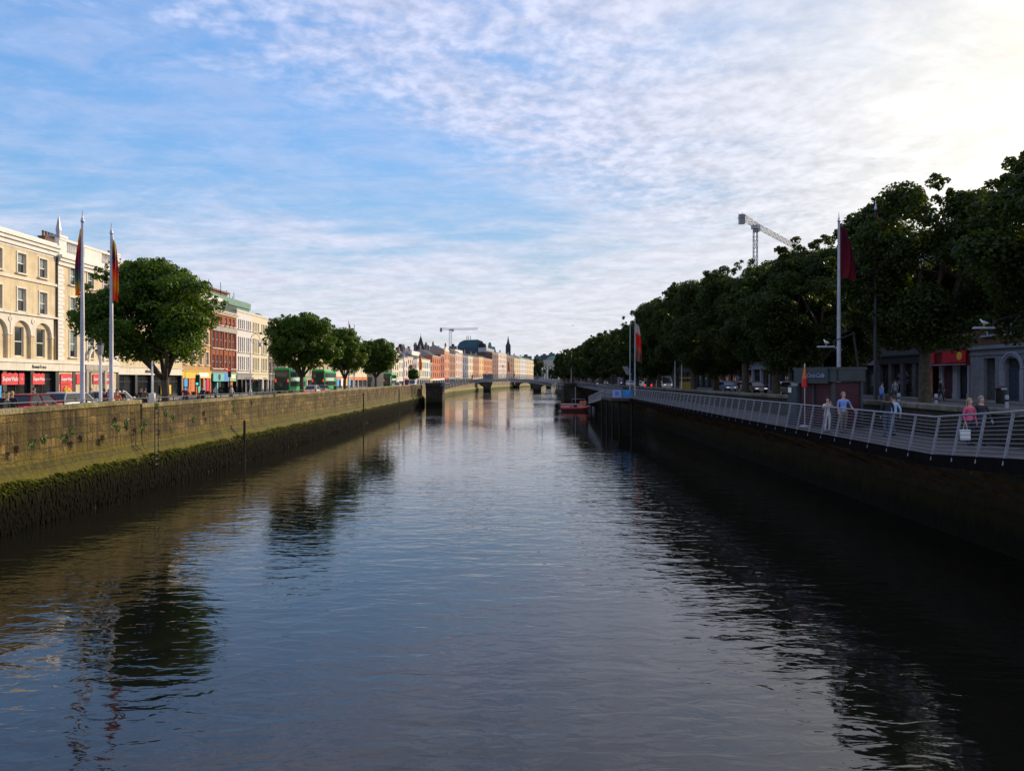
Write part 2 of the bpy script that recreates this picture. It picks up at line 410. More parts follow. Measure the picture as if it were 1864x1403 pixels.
def quay_wall(label, pl, sgn, y0, y1, top, step, mat, matfoot, cop, street, group=None, topfn=None):
    T = thing('quay_wall', label, 'quay wall', group=group)
    ys = stations(pl, y0, y1, step); r2 = random.Random(int(y0)+int(sgn*3)); cj = {y: r2.uniform(-.025,.02) for y in ys}
    def prof(pts, name, mt):
        mb = MB(); rings = []
        for y in ys:
            x = along(pl, y); tz = topfn(y) if topfn else top
            j = r2.uniform(-.03,.03)
            rings.append([(x+sgn*(d+(j if z < 2.4 else 0)), y, (tz+z) if rel else z+(j if z > .2 else 0)) for d, z, rel in pts])
        mb.loft(rings, 0, False, False) if len(pts) > 2 else None
        return mb.build(name, mt, T)
    prof([(0,-1.5,0),(0,.4,0),(.02,1.55,0),(.12,1.8,0),(.42,2.12,0),(.60,2.42,0),(.64,2.5,0)], 'footing', matfoot)
    prof([(.64,2.5,0),(.70,-.20,1)], 'stone_face', mat) if False else None
    mb = MB(); rings = []
    for y in ys:
        x = along(pl, y); tz = topfn(y) if topfn else top
        rings.append([(x+sgn*.64,y,2.46),(x+sgn*.67,y,3.2),(x+sgn*.70,y,tz-.24)])
    mb.loft(rings, 0, False, False); mb.build('stone_face', mat, T)
    mb = MB(); rings = []
    for y in ys:
        x = along(pl, y)+cj[y]*.6; tz = (topfn(y) if topfn else top)+cj[y]
        rings.append([(x+sgn*.70,y,tz-.24),(x+sgn*.62,y,tz-.22),(x+sgn*.62,y,tz-.04),(x+sgn*.66,y,tz),(x+sgn*1.2,y,tz),(x+sgn*1.24,y,tz-.04),(x+sgn*1.24,y,tz-.22),(x+sgn*1.16,y,tz-.24),(x+sgn*1.16,y,street-.3)])
    mb.loft(rings, 0, False, False)
    x0, x1 = along(pl,ys[0]), along(pl,ys[-1])
    for x, y in ((x0,ys[0]),(x1,ys[-1])):
        tz = topfn(y) if topfn else top
        mb.quad((x+sgn*.62,y,2.5),(x+sgn*1.24,y,2.5),(x+sgn*1.24,y,tz),(x+sgn*.62,y,tz))
    mb.build('coping', cop, T)
    return T
quay_wall('mossy stone quay wall with raised parapet below the two tall flagpoles', LB, -1, -10, 42, 5.0, 2, MAT['quay'], MAT['quayfoot'], MAT['coping'], ZL,
          topfn=lambda y: max(4.76, min(4.92, 4.81+(y-29)*.0085)))
quay_wall('long sunlit stone quay wall running from the parapet step to the arched footbridge', LB, -1, 42.02, 182, 4.77, 3, MAT['quay'], MAT['quayfoot'], MAT['coping'], ZL, topfn=lambda y: 4.70+(y-42)*.002)
quay_wall('distant sunlit quay wall with yellow algae beyond the arched footbridge', LB, -1, 184, 860, 4.8, 10, MAT['quayfar'], MAT['quayfar'], MAT['coping'], ZL)
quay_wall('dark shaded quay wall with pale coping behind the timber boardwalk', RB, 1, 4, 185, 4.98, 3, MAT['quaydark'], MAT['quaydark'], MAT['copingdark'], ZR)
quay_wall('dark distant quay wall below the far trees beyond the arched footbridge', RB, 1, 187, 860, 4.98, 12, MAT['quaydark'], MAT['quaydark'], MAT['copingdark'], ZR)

# recess (dark vertical slot) and iron ladder at the parapet step
mb = MB()
for s in (-.2,.2): mb.tube([(-18.84,42.0+s,1.2),(-18.84,42.0+s,4.9)], .025, 6)
for k in range(12): mb.tube([(-18.84,41.8,1.4+k*.29),(-18.84,42.2,1.4+k*.29)], .018, 6)
tag(mb.build('ladder', MAT['iron']), 'thin dark iron ladder on the quay wall at the parapet step', 'ladder')
for Y, z0 in ((56.5,.6),(104,.6),(139,.7)):
    mb = MB(); x = along(LB,Y)
    mb.tube([(x+.05,Y,-.8),(x+.06,Y,3.0 if Y<60 else 4.2)], .09, 7)
    tag(mb.build('timber_fender', MAT['black']), {56.5:'short black fender post at the wall foot near the first tree', 104:'black fender post on the sunlit wall below the parked buses', 139:'black fender post on the sunlit wall near the arched footbridge'}[Y], 'fender post')

# seaweed along the foot of the sunlit wall
m, t, b = newmat('seaweed')
tc = t.n('ShaderNodeTexCoord').outputs['Object']; sp = t.n('ShaderNodeSeparateXYZ'); t.l(tc, sp.inputs[0])
rn = t.n('ShaderNodeNewGeometry').outputs['Random Per Island']
c = t.ramp(t.math('ADD', t.math('DIVIDE', sp.outputs[2], 2.4), t.math('MULTIPLY', t.math('SUBTRACT', rn, .5), .25)),
           [(0,(.003,.003,.002)),(.40,(.006,.005,.003)),(.60,(.010,.010,.003)),(.74,(.020,.025,.003)),(.86,(.075,.085,.006)),(1,(.13,.12,.008))])
t.l(c, b.inputs['Base Color']); b.inputs['Roughness'].default_value = .9; b.inputs['Specular IOR Level'].default_value = .04
MAT['seaweed'] = m
mb = MB(); r2 = random.Random(3)
for k in range(26000):
    y = 22 + 160*(r2.random()**2.1); x = along(LB, y)
    zt = r2.uniform(.55, 1.98) + r2.uniform(-.10,.06) + .05*math.sin(y*.9)+.03*math.sin(y*2.3)
    L = r2.uniform(.45, 1.15) if zt < 1.6 else r2.uniform(.08, .30); wd = r2.uniform(.015,.05)*(1+y/70); o = max(.0, (zt-1.7)*.9)
    x0 = x - o + r2.uniform(.01,.04); x1 = x0 + r2.uniform(.0,.07) + (o*.6 if L < .45 else o)
    if r2.random() < .12 and zt > 1.6:      # tufts standing up on the ledge
        mb.add([(x0-.15,y-wd,zt),(x0-.15,y+wd,zt),(x0-.1+r2.uniform(-.1,.15),y+r2.uniform(-.1,.1),zt+r2.uniform(.05,.16))], [(0,1,2)])
    else:
        a = r2.uniform(-.15,.15)
        mb.add([(x0,y-wd,zt),(x0,y+wd,zt),(x1,y+wd+a,zt-L*.5),(x1,y-wd+a,zt-L*.5),(x1-.05,y+a*1.5,zt-L)], [(0,1,2,3),(3,2,4)])
tag(mb.build('seaweed', MAT['seaweed']), 'dark seaweed and green weed hanging from the ledge at the foot of the sunlit wall', 'seaweed', kind='stuff')
for k in range(0): pass

# plants growing out of the joints of the sunlit wall
def weed(seed):
    r3 = random.Random(seed); mb = MB()
    for k in range(110):
        a = r3.uniform(-1.4,1.4); L = r3.uniform(.03,.24); d = Vector((abs(math.cos(a))*.8+.2, math.sin(a), r3.uniform(-.9,.5))).normalized()
        p = Vector((0, r3.uniform(-.12,.12), r3.uniform(-.15,.1)))+d*L; u = Vector((r3.uniform(-1,1),r3.uniform(-1,1),r3.uniform(-1,1))).normalized()*.06; v = d.cross(u).normalized()*.04
        mb.add([p-u,p+v,p+u,p-v], [(0,1,2,3)])
    return mb.mesh('leaves', MAT['weedleaf'])
wm = [weed(k) for k in range(3)]
for k, (px, py) in enumerate(((283,738),(205,770),(212,778),(228,768),(113,795),(128,783),(77,798),(256,776),(262,768),(313,758),(422,732),(424,744),(300,752),(55,806),(350,763),(498,718))):
    # solve depth on the wall plane
    Y = -18.35*F/(px-CX); z = zz(py, Y)
    where = ['at the parapet step','under the flagpoles','lowest of three under the flagpoles','rightmost of three under the flagpoles','below the silver estate car','just above the lowest courses under the silver car',
             'low below the red car','below the thin pole','beside the small tuft below the thin pole','under the nearest tree','just under the coping beside the lamp post','hanging well below the coping beside the lamp post','close to the trunk of the nearest tree','lowest near the frame edge','beyond the nearest tree trunk','under the green bus'][k]
    o = place('wall_weed', wm[k%3], None, (-18.33, Y, z)); o.scale = (.6, .85, .95)
    tag(o, 'green weed in the wall joints, '+where, 'weed', 'weeds growing out of the sunlit quay wall')

# ---- boardwalk
def deckz(y): return ZB + (max(0, (23.6-y))*.075 if y < 23.6 else 0)
def deckz2(y): return ZB + max(0, (y-125)/58)*.85
def boardwalk(label, pl, y0, y1, dz, step, pstep, width):
    T = thing('boardwalk', label, 'boardwalk')
    ys = stations(pl, y0, y1, step)
    mb = MB()
    for a, b in zip(ys, ys[1:]):                     # deck boards as long sections
        xa, xb = along(pl,a), along(pl,b)
        mb.loft([[(xa,a,dz(a)-.12),(xa+width,a,dz(a)-.12),(xa+width,a,dz(a)),(xa,a,dz(a))],[(xb,b,dz(b)-.12),(xb+width,b,dz(b)-.12),(xb+width,b,dz(b)),(xb,b,dz(b))]])
    mb.build('deck', MAT['timber'], T)
    mb = MB(); mb.loft([[(along(pl,y)-.14,y,dz(y)-.34),(along(pl,y)-.02,y,dz(y)-.34),(along(pl,y)-.02,y,dz(y)+.02),(along(pl,y)-.14,y,dz(y)+.02)] for y in ys])
    mb.build('edge_beam', MAT['matte'], T)
    P = lambda y, h: (along(pl,y)-.10+.19*h, y, dz(y)+h)
    for k in range(10):
        h = .06+k*.108
        mb = MB(); mb.tube([P(y,h) for y in ys], .0095, 5); mb.build('rail', MAT['rail'], T)
    mb = MB(); mb.tube([P(y,1.16) for y in ys], .030, 7); mb.build('handrail', MAT['rail'], T)
    y = y0+.3; k = 0
    while y < y1:
        mb = MB(); a, b = P(y,-.16), P(y,1.14)
        mb.bar(a, b, .045, .06); mb.build('railing_post', MAT['rail'], T); y += pstep; k += 1
    y = y0+1.5
    while y < y1:
        x = along(pl,y); mb = MB()
        mb.bar((x+.05,y,dz(y)-.30),(x+width+.1,y,dz(y)-.30), .12, .18)
        mb.bar((x+.3,y,dz(y)-.42),(x+width+.1,y,1.9), .12, .16)
        mb.build('bracket', MAT['bracket'], T); y += 4.5
    return T
MAT['bracket'] = M('rusty_bracket', (.11,.065,.03), .8, var=.4)
boardwalk('curving timber boardwalk with leaning steel railing along the shaded quay', BE, 11, 95, deckz, 1.5, 1.5, 3.95)
boardwalk('farther grey boardwalk ramping up to the arched footbridge', BE2, 108, 183, deckz2, 3, 1.8, 3.6)

# landing stage, gangway, pontoon
T = thing('landing_stage', 'small railed landing stage with two blue signs above the red boats', 'landing stage', (14.9,99,0))
mb = MB(); mb.box(-1.3,5.0,-4,6,3.38,3.68); mb.build('deck', MAT['timber'], T)
mb = MB()
for x,y in ((-1.2,-3.9),(1.2,-3.9),(-1.2,1),(-1.2,5.9),(1.2,5.9)): mb = MB(); mb.tube([(x,y,-1.5),(x,y,3.4)], .13, 8); mb.build('pile', MAT['black'], T)
mb = MB()
for k in range(11): mb.bar((-1.25,-3.9+k*.49,3.66),(-1.25,-3.9+k*.49,4.75),.04,.04)
for k in range(5): mb.bar((-1.25+k*.6,-3.9,3.66),(-1.25+k*.6,-3.9,4.75),.04,.04)
for h in (3.9,4.7): mb.tube([(1.2,-3.9,h),(-1.25,-3.9,h),(-1.25,1.2,h)], .025, 6)
mb.build('railing', MAT['rail'], T)
for k, x in enumerate((-.66,.62)):
    mb = MB(); mb.box(x-.55,x+.55,-4.0,-3.95,3.85,4.75); s = mb.build('sign_panel', MAT['blue'] if k else MAT['ltblue'], T)
    mb = MB(); mb.box(x-.22,x+.22,-4.02,-4.002,4.05,4.55); mb.build('notice', MAT['lilac'], s)
T = thing('gangway', 'sloping grey gangway with baluster rails leading down towards the red boats', 'gangway', (14.4,103,0))
A, B = Vector((0,0,3.5)), Vector((1.6,32,1.9))
mb = MB(); mb.bar(A,B,1.5,.22); mb.build('deck', MAT['stonegrey'], T)
for s in (-.72,.72):
    mb = MB(); o = Vector((s,0,0)); up = Vector((0,0,1.15))
    mb.bar(A+o+up,B+o+up,.07,.07); mb.bar(A+o+up*.15,B+o+up*.15,.05,.05)
    for k in range(23):
        p = A.lerp(B,k/22)+o; mb.bar(p,p+up,.06,.06)
    mb.build('railing', MAT['polegrey'], T)
for x in (1.2,2.0): mb = MB(); mb.tube([(x,31,-1.5),(x,31,2.0)],.15,8); mb.build('pile', MAT['black'], T)
T = thing('pontoon', 'low floating pontoon with a thin mast beside the red boats', 'pontoon', (14.6,152,0))
mb = MB(); mb.cbox(-2.4,3.4,-3,6,-.2,.75,.1); mb.build('deck', MAT['stonegrey'], T)
mb = MB(); mb.tube([(-.2,-2,.7),(-.2,-2,4.6)],.06,6); mb.tube([(-.9,-2.5,.7),(-.9,-2.5,2.3),(1.6,-2.5,2.2),(1.6,-2.5,.7)],.05,6); mb.build('mast', MAT['polegrey'], T)

# red inflatable boats moored side by side with an outboard lifted at the left
def rib(label, x, y, L, mat):
    T = thing('inflatable_boat', label, 'boat', (x,y,0), 0, 'red inflatable boats at the pontoon')
    mb = MB(); n = 16
    for s in (-1,1):
        pts = [(-L/2, s*.85, .55),(L*.2, s*.85, .55),(L*.36, s*.62,.62),(L*.46, s*.25,.72),(L*.48,0,.75)]
        mb.tube(pts, [.22,.24,.24,.22,.2], 10)
    mb.build('tube', mat, T, True)
    mb = MB(); mb.loft([[(-L/2+.1,-.7,.35),(-L/2+.1,0,-.1),(-L/2+.1,.7,.35)],[(L*.3,-.6,.38),(L*.3,0,-.05),(L*.3,.6,.38)],[(L*.45,-.1,.55),(L*.45,0,.4),(L*.45,.1,.55)]]); mb.build('hull', MAT['polegrey'], T)
    mb = MB(); mb.cbox(-.3,.35,-.3,.3,.4,1.15,.06); mb.cbox(-1.1,-.5,-.35,.35,.4,.85,.05); mb.build('console', MAT['black'], T)
    t = MB(); t.bar((-L/2-.05,0,.4),(-L/2-.75,0,.95),.22,.26); t.lathe([(.05,-.05),(.30,0),(.36,.3),(.30,.62),(.1,.75)], (-L/2-.75,0,.75), 10)
    t.bar((-L/2-.75,0,.75),(-L/2-.85,0,.15),.1,.25); t.build('outboard_motor', MAT['black'], T, True)
    return T
MAT['ribred'] = M('red_rubber', (.42,.03,.025), .5, var=.15); MAT['riborange'] = M('orange_rubber', (.55,.15,.03), .5, var=.1)
rib('nearest red inflatable boat with black outboard motor at the pontoon', 14.0, 146.4, 5.6, MAT['ribred'])
rib('second red inflatable boat moored behind the nearest one', 14.3, 149.0, 5.4, MAT['ribred'])
T = thing('rescue_boat', 'short orange ended workboat stacked with red racks behind the inflatables', 'boat', (14.2,151.6,0))
mb = MB(); mb.loft([[(-2.4,-.8,.2),(2.2,-.8,.2),(2.6,0,.2),(2.2,.8,.2),(-2.4,.8,.2)],[(-2.5,-.95,1.3),(2.4,-.95,1.3),(3.0,0,1.4),(2.4,.95,1.3),(-2.5,.95,1.3)]]); mb.build('hull', MAT['ribred'], T)
mb = MB(); mb.cbox(1.3,2.5,-.97,.9,1.3,1.75,.08); mb.build('bow_locker', MAT['riborange'], T)
mb = MB()
for k in range(3): mb.tube([(-2.5,-.99,.45+k*.35),(2.3,-.99,.45+k*.35)],.06,6)
mb.build('rubbing_strip', MAT['linepaint'], T)

# ---- the arched iron footbridge
MAT['bridgewhite'] = M('grey_white_iron', (.30,.30,.30), .6, var=.12, grime=.3)
MAT['abut'] = wallmat('dark_abutment', (.055,.047,.04), (.07,.06,.05), (.02,.02,.02), (.03,.028,.01), 1.2)
T = thing('footbridge', 'arched iron footbridge with lattice ribs and three lamp hoops over the river', 'bridge', (0,183,0))
xa, xb = -13.9, 14.6
def archz(x, a, b): u = (x-(xa+xb)/2)/((xb-xa)/2); return b-(b-a)*u*u
for y in (-2.0,2.0):
    mb = MB(); n = 40
    for k in range(n):
        x0, x1 = xa+(xb-xa)*k/n, xa+(xb-xa)*(k+1)/n
        for lo, hi in ((3.7,5.75),(4.62,6.2)):
            mb.bar((x0,y,archz(x0,lo,hi)),(x1,y,archz(x1,lo,hi)),.16,.16)
        mb.bar((x0,y,archz(x0,3.7,5.75)),(x0,y,archz(x0,4.62,6.2)),.14,.12)
        mb.bar((x0,y,archz(x0,3.7,5.75)),(x1,y,archz(x1,4.62,6.2)),.07,.07)
    mb.build('arch_rib', MAT['bridgewhite'], T)
    mb = MB(); n = 72
    for k in range(n+1):
        x = xa+(xb-xa)*k/n; z = archz(x,4.7,6.25); mb.bar((x,y,z),(x,y,z+1.05),.05,.05)
    for h in (.15,.55,1.05):
        mb.tube([(xa+(xb-xa)*k/24,y,archz(xa+(xb-xa)*k/24,4.7,6.25)+h) for k in range(25)],.04,5)
    mb.build('railing', MAT['bridgewhite'], T)
mb = MB(); mb.loft([[(x,-1.95,archz(x,4.62,6.2)-.02),(x,1.95,archz(x,4.62,6.2)-.02),(x,1.95,archz(x,4.62,6.2)+.07),(x,-1.95,archz(x,4.62,6.2)+.07)] for x in [xa+(xb-xa)*k/24 for k in range(25)]]); mb.build('deck', MAT['stonegrey'], T)
for x in (-9.0,.35,9.7):
    mb = MB(); z = archz(x,4.7,6.25)
    mb.tube([(x,-2,z),(x,-2,z+2.3),(x,-1.4,z+3.0),(x,0,z+3.3),(x,1.4,z+3.0),(x,2,z+2.3),(x,2,z)],.045,6)
    h = mb.build('lamp_hoop', MAT['bridgewhite'], T)
    mb = MB(); mb.lathe([(.05,-.6),(.16,-.5),(.22,-.1),(.1,.05),(.02,.15)], (x,0,z+3.2), 8); mb.build('lantern', MAT['polewhite'], h)
for s, x0, x1 in ((-1,-17.6,-13.8),(1,14.5,22)):
    mb = MB(); mb.cbox(x0,x1,-4.5,4.0,-1.5,4.7,.15); mb.cbox(x0,x1-.3 if s<0 else x1,-4.7,-4.2,4.55,5.25,.08); mb.cbox(x0,x1,3.7,4.2,4.55,5.25,.08)
    mb.build('abutment', MAT['abut'], T)
# ---- second footbridge with splayed concrete haunches
T = thing('footbridge', 'slim modern footbridge on splayed piers seen beneath the arched footbridge', 'bridge', (0,400,0))
x0, x1 = -13, 24; n = 20
dz = lambda x: 5.2+1.0*(1-((x-5.5)/18.5)**2)
mb = MB(); mb.loft([[(x,-2,dz(x)-.5),(x,2,dz(x)-.5),(x,2,dz(x)),(x,-2,dz(x))] for x in [x0+(x1-x0)*k/n for k in range(n+1)]]); mb.build('deck', MAT['stonegrey'], T)
for y in (-1.95,1.95):
    mb = MB()
    for k in range(41): x = x0+(x1-x0)*k/40; mb.bar((x,y,dz(x)),(x,y,dz(x)+1.1),.06,.06)
    for h in (.4,.8,1.1): mb.tube([(x0+(x1-x0)*k/n,y,dz(x0+(x1-x0)*k/n)+h) for k in range(n+1)],.05,5)
    mb.build('railing', MAT['rail'], T)
for a in ((-13.5,-4.5,-9.5,-5.5),(24.5,15.5,20.5,16.5)):
    mb = MB(); s = 1 if a[1] > a[0] else -1
    mb.loft([[(min(a[2],a[3]),-2.5,-1.5),(max(a[2],a[3]),-2.5,-1.5),(max(a[2],a[3]),2.5,-1.5),(min(a[2],a[3]),2.5,-1.5)],[(min(a[2],a[3]),-2.5,2.2),(max(a[2],a[3]),-2.5,2.2),(max(a[2],a[3]),2.5,2.2),(min(a[2],a[3]),2.5,2.2)],[(min(a[:2]),-2.2,4.9),(max(a[:2]),-2.2,4.9),(max(a[:2]),2.2,4.9),(min(a[:2]),2.2,4.9)]])
    mb.build('pier', MAT['abut'], T)
mb = MB(); mb.cbox(-9.6,-4.6,-2.3,2.3,6.0,9.0,.2); mb.build('stair_tower', MAT['kioskgrey'], T)
# ---- stone road bridge far up the river
T = thing('road_bridge', 'low dark stone road bridge with three arches far up the river', 'bridge', (0,565,0))
mb = MB(); xs = [(10,13),(21.5,24.5),(33,36),(44.5,50)]
for a, b in xs: mb.box(a,b,-6,6,-1.5,4.0)
for (a,b),(c,d) in zip(xs,xs[1:]):
    n = 10; pts = [(b+(c-b)*k/n, 1.7+2.1*math.sqrt(max(0,1-(2*k/n-1)**2))) for k in range(n+1)]
    mb.prism([(b,4.0)]+pts+[(c,4.0)], -5.9, 5.9)
mb.build('arches', MAT['abut'], T)
mb = MB(); mb.box(4,60,-6.2,6.2,3.98,4.9); mb.box(4,60,-6.2,-5.8,4.88,5.8); mb.box(4,60,5.8,6.2,4.88,5.8); mb.build('parapet', MAT['stonegrey'], T)
# dark railing on top of the near parapet and along the pavement edge
T = thing('pavement_railing', 'thin dark guard rail standing behind the sunlit quay parapet', 'railing')
mb = MB(); ys = stations(LB,24,92,2.0)
mb.tube([(along(LB,y)-1.5,y,5.02 if y < 42 else 4.95) for y in ys],.022,6); mb.tube([(along(LB,y)-1.5,y,4.5) for y in ys],.018,5); mb.build('rail', MAT['iron'], T)
for y in ys: mb = MB(); mb.tube([(along(LB,y)-1.5,y,ZL),(along(LB,y)-1.5,y,5.04 if y < 42 else 4.97)],.028,6); mb.build('post', MAT['iron'], T)
# ================================================================== buildings
def wall_holes(mb, L, z0, z1, holes, d=.22, x0=0.0, y=0.0):
    "flat wall in the x,z plane with rectangular openings that have real reveals"
    xs = sorted({x0, L} | {h[0] for h in holes} | {h[1] for h in holes}); zs = sorted({z0, z1} | {h[2] for h in holes} | {h[3] for h in holes})
    for a, b in zip(xs, xs[1:]):
        for c, e in zip(zs, zs[1:]):
            mx, mz = (a+b)/2, (c+e)/2
            if any(h[0] < mx < h[1] and h[2] < mz < h[3] for h in holes): continue
            mb.quad((a,y,c),(b,y,c),(b,y,e),(a,y,e))
    for a, b, c, e in holes:
        mb.quad((a,y,c),(a,y,e),(a,y+d,e),(a,y+d,c)); mb.quad((b,y,e),(b,y,c),(b,y+d,c),(b,y+d,e))
        mb.quad((a,y,e),(b,y,e),(b,y+d,e),(a,y+d,e)); mb.quad((b,y,c),(a,y,c),(a,y+d,c),(b,y+d,c))
_wc = {}
def window(parent, xc, zb, w, h, style='sash', blind=0, y=.20, frame=None):
    "a window (frame mesh) with its pane as a sub-part; meshes are shared between equal windows"
    key = (round(w,2), round(h,2), style, blind, frame)
    if key not in _wc:
        mb = MB(); t = .07 if w > .9 else .055; dz = .05
        a, b = -w/2, w/2
        mb.box(a,a+t,-dz,.02,0,h); mb.box(b-t,b,-dz,.02,0,h); mb.box(a+t,b-t,-dz,.02,0,t); mb.box(a+t,b-t,-dz,.02,h-t,h)
        if style in ('sash','sash4'): mb.box(a+t,b-t,-dz-.02,.01,h*.5-.035,h*.5+.035)
        if style == 'sash4':
            mb.box(-.015,.015,-.03,.0,t,h*.5-.04); mb.box(-.015,.015,-.03,.0,h*.5+.04,h-t)
        if style == 'cross': mb.box(a+t,b-t,-dz,.01,h*.7-.03,h*.7+.03); mb.box(-.03,.03,-dz-.005,.005,t,h*.7-.03)
        fm = mb.mesh('frame', MAT[frame or 'sash'])
        pb = MB(); g = MAT['glass']
        if blind == 1:
            pb.quad((a+t/2,0,h*.5),(b-t/2,0,h*.5),(b-t/2,0,h-t/2),(a+t/2,0,h-t/2),1); pb.quad((a+t/2,0,t/2),(b-t/2,0,t/2),(b-t/2,0,h*.5),(a+t/2,0,h*.5),0)
        elif blind == 2:
            c = h*.25; pb.quad((a+t/2,0,c),(b-t/2,0,c),(b-t/2,0,h-t/2),(a+t/2,0,h-t/2),1); pb.quad((a+t/2,0,t/2),(b-t/2,0,t/2),(b-t/2,0,c),(a+t/2,0,c),0)
        else: pb.quad((a+t/2,0,t/2),(b-t/2,0,t/2),(b-t/2,0,h-t/2),(a+t/2,0,h-t/2),0)
        pm = pb.mesh('pane', [MAT['glass'], MAT['glass2']])
        _wc[key] = (fm, pm)
    fm, pm = _wc[key]
    o = place('window', fm, parent, (xc, y, zb)); place('pane', pm, o, (0,0,0)); return o
def surround(mb, xc, zb, w, h, t=.14, p=.06, sill=True, ear=True):
    a, b = xc-w/2, xc+w/2
    if ear:
        mb.box(a-t,a-.003,-p,.05,zb,zb+h); mb.box(b+.003,b+t,-p,.05,zb,zb+h); mb.box(a-t,b+t,-p-.01,.05,zb+h+.003,zb+h+t)
    if sill: mb.box(a-t-.08,b+t+.08,-p-.16,.05,zb-.14,zb-.003)
def cornice(mb, L, z, h, p, x0=0.0, ends=.0):
    "moulded cornice: three steps growing outwards"
    for k, (f0, f1, q) in enumerate(((0,.4,.35),(.4,.72,.7),(.72,1.0,1.0))):
        mb.box(x0-ends*q, L+ends*q, -p*q, .06, z+h*f0+(.002 if k else 0), z+h*f1)
def chimney(T, x, y, z, w=1.6, h=1.5, pots=4, d=.7):
    mb = MB(); mb.box(x-w/2,x+w/2,y-d/2,y+d/2,z-1.2,z+h); mb.box(x-w/2-.06,x+w/2+.06,y-d/2-.06,y+d/2+.06,z+h,z+h+.15)
    c = mb.build('chimney', MAT['chim'], T)
    mb = MB()
    for k in range(pots):
        px = x-w/2+w*(k+.5)/pots; mb.lathe([(.13,0),(.11,.3),(.14,.5),(.13,.6),(.08,.6)], (px,y,z+h+.15), 8)
    mb.build('chimney_pots', MAT['pot'], c)
def shell(T, L, H, D, mat, roof='slate', rh=0.0, hole_z=None, parapet=.9, over=0.0, gable=None):
    "side and back walls and roof"
    mb = MB()
    mb.quad((0,0,0),(0,0,H),(0,D,H),(0,D,0)); mb.quad((L,0,H),(L,0,0),(L,D,0),(L,D,H)); mb.quad((L,D,0),(0,D,0),(0,D,H),(L,D,H))
    mb.build('side_wall', mat, T)
    if rh and gable is None:
        mb = MB(); mb.poly([(0,.3,H+.001),(0,D/2,H+rh-.05),(0,D-.1,H+.001)]); mb.poly([(L,.3,H+.001),(L,D-.1,H+.001),(L,D/2,H+rh-.05)]); mb.build('roof_gable', MAT['stonegrey'], T)
    mb = MB()
    if rh:
        z = H-.3
        mb.quad((-.0,.3,z),(L,.3,z),(L,D/2,H+rh),(0,D/2,H+rh)); mb.quad((0,D/2,H+rh),(L,D/2,H+rh),(L,D,z),(0,D,z))
    else: mb.box(.05,L-.05,.3,D-.05,H-parapet-.2,H-parapet)
    mb.build('roof', MAT[roof], T)
    if not rh:
        mb = MB(); mb.box(.0,L,.004,.35,H-.001,H+.10); mb.build('parapet_cap', MAT['trim'], T)
def shopfront(T, L, zt, fmat, nb=3, pil='trim', x0=0.0, fh=.75, panes='shopglass', fascia_y=-.10, door=True, inset=.35):
    "ground floor: dark recessed glazing between piers under a fascia board"
    mb = MB(); mb.box(x0+.02,L-.02,fascia_y,.3,zt-fh,zt); mb.box(x0,L,fascia_y-.10,.3,zt+.003,zt+.12)
    f = mb.build('fascia', fmat, T)
    zt2 = zt-fh-.005
    for k in range(nb+1):
        x = x0+(L-x0)*k/nb; mb = MB(); w = .28
        mb.box(max(x0,x-w),min(L,x+w),-.05,.4,0,zt2); mb.box(max(x0,x-w-.04),min(L,x+w+.04),-.09,-.053,0,.5); mb.build('pilaster', MAT[pil], T)
    for k in range(nb):
        a, b = x0+(L-x0)*k/nb+.28, x0+(L-x0)*(k+1)/nb-.28
        mb = MB(); mb.box(a,b,inset-.04,inset+.1,0,.45)
        for x in (a, (a+b)/2-.03, b-.06): mb.box(x,x+.06,inset-.04,inset+.02,.45,zt2)
        mb.box(a,b,inset-.05,inset+.02,zt2-.85,zt2-.78)
        s = mb.build('shop_window', MAT['darkframe'], T)
        mb = MB(); mb.quad((a,inset+.01,.45),(b,inset+.01,.45),(b,inset+.01,zt2),(a,inset+.01,zt2)); mb.build('pane', MAT[panes], s)
    return f
def facade(name, label, A, B, z0, H, D, mat, rows, shop_z=0.0, group=None, roof='slate', rh=0.0, parapet=.9, trim='trim',
           corn=.5, cornp=.35, sur=True, style='sash', frame=None, sills=True, blindset=(0,0,1,2), d=.22, fmat=None, nb=3, pil='trim', sashy=.20, fh=.75, panes='shopglass', cat='building'):
    """building whose street wall runs A -> B with its body to the left of that direction.
    rows: (z of sill, height, width, [x centres] or count)"""
    A, B = Vector(A), Vector(B); u = B-A; L = u.length
    T = thing(name, label, cat, (A.x, A.y, z0), math.atan2(u.y, u.x), group)
    r3 = random.Random(int(A.x*31+A.y*7)); holes = []; wins = []
    for zb, h, w, xs in rows:
        if isinstance(xs, int): xs = [L*(k+.5)/xs for k in range(xs)]
        for x in xs: holes.append((x-w/2,x+w/2,zb,zb+h)); wins.append((x,zb,w,h))
    mb = MB(); wall_holes(mb, L, shop_z, H, holes, d); mb.build('front_wall', mat, T)
    for x, zb, w, h in wins: window(T, x, zb, w, h, style, r3.choice(blindset), sashy, frame)
    if sur or sills:
        for x, zb, w, h in wins:
            mb = MB(); surround(mb, x, zb, w, h, ear=sur, sill=sills); mb.build('window_surround' if sur else 'window_sill', MAT[trim], T)
    shell(T, L, H, D, mat, roof, rh, None, parapet)
    if corn:
        mb = MB(); cornice(mb, L, H-corn-.05, corn, cornp); mb.build('cornice', MAT[trim], T)
    if shop_z: shopfront(T, L, shop_z-.15, fmat or MAT['trim'], nb, pil, fh=fh, panes=panes)
    T['_L'] = L
    return T, L

XF = -44.0
def LY(px): return XF*F/(px-CX)
def lf(Y): return (XF, Y, 0)
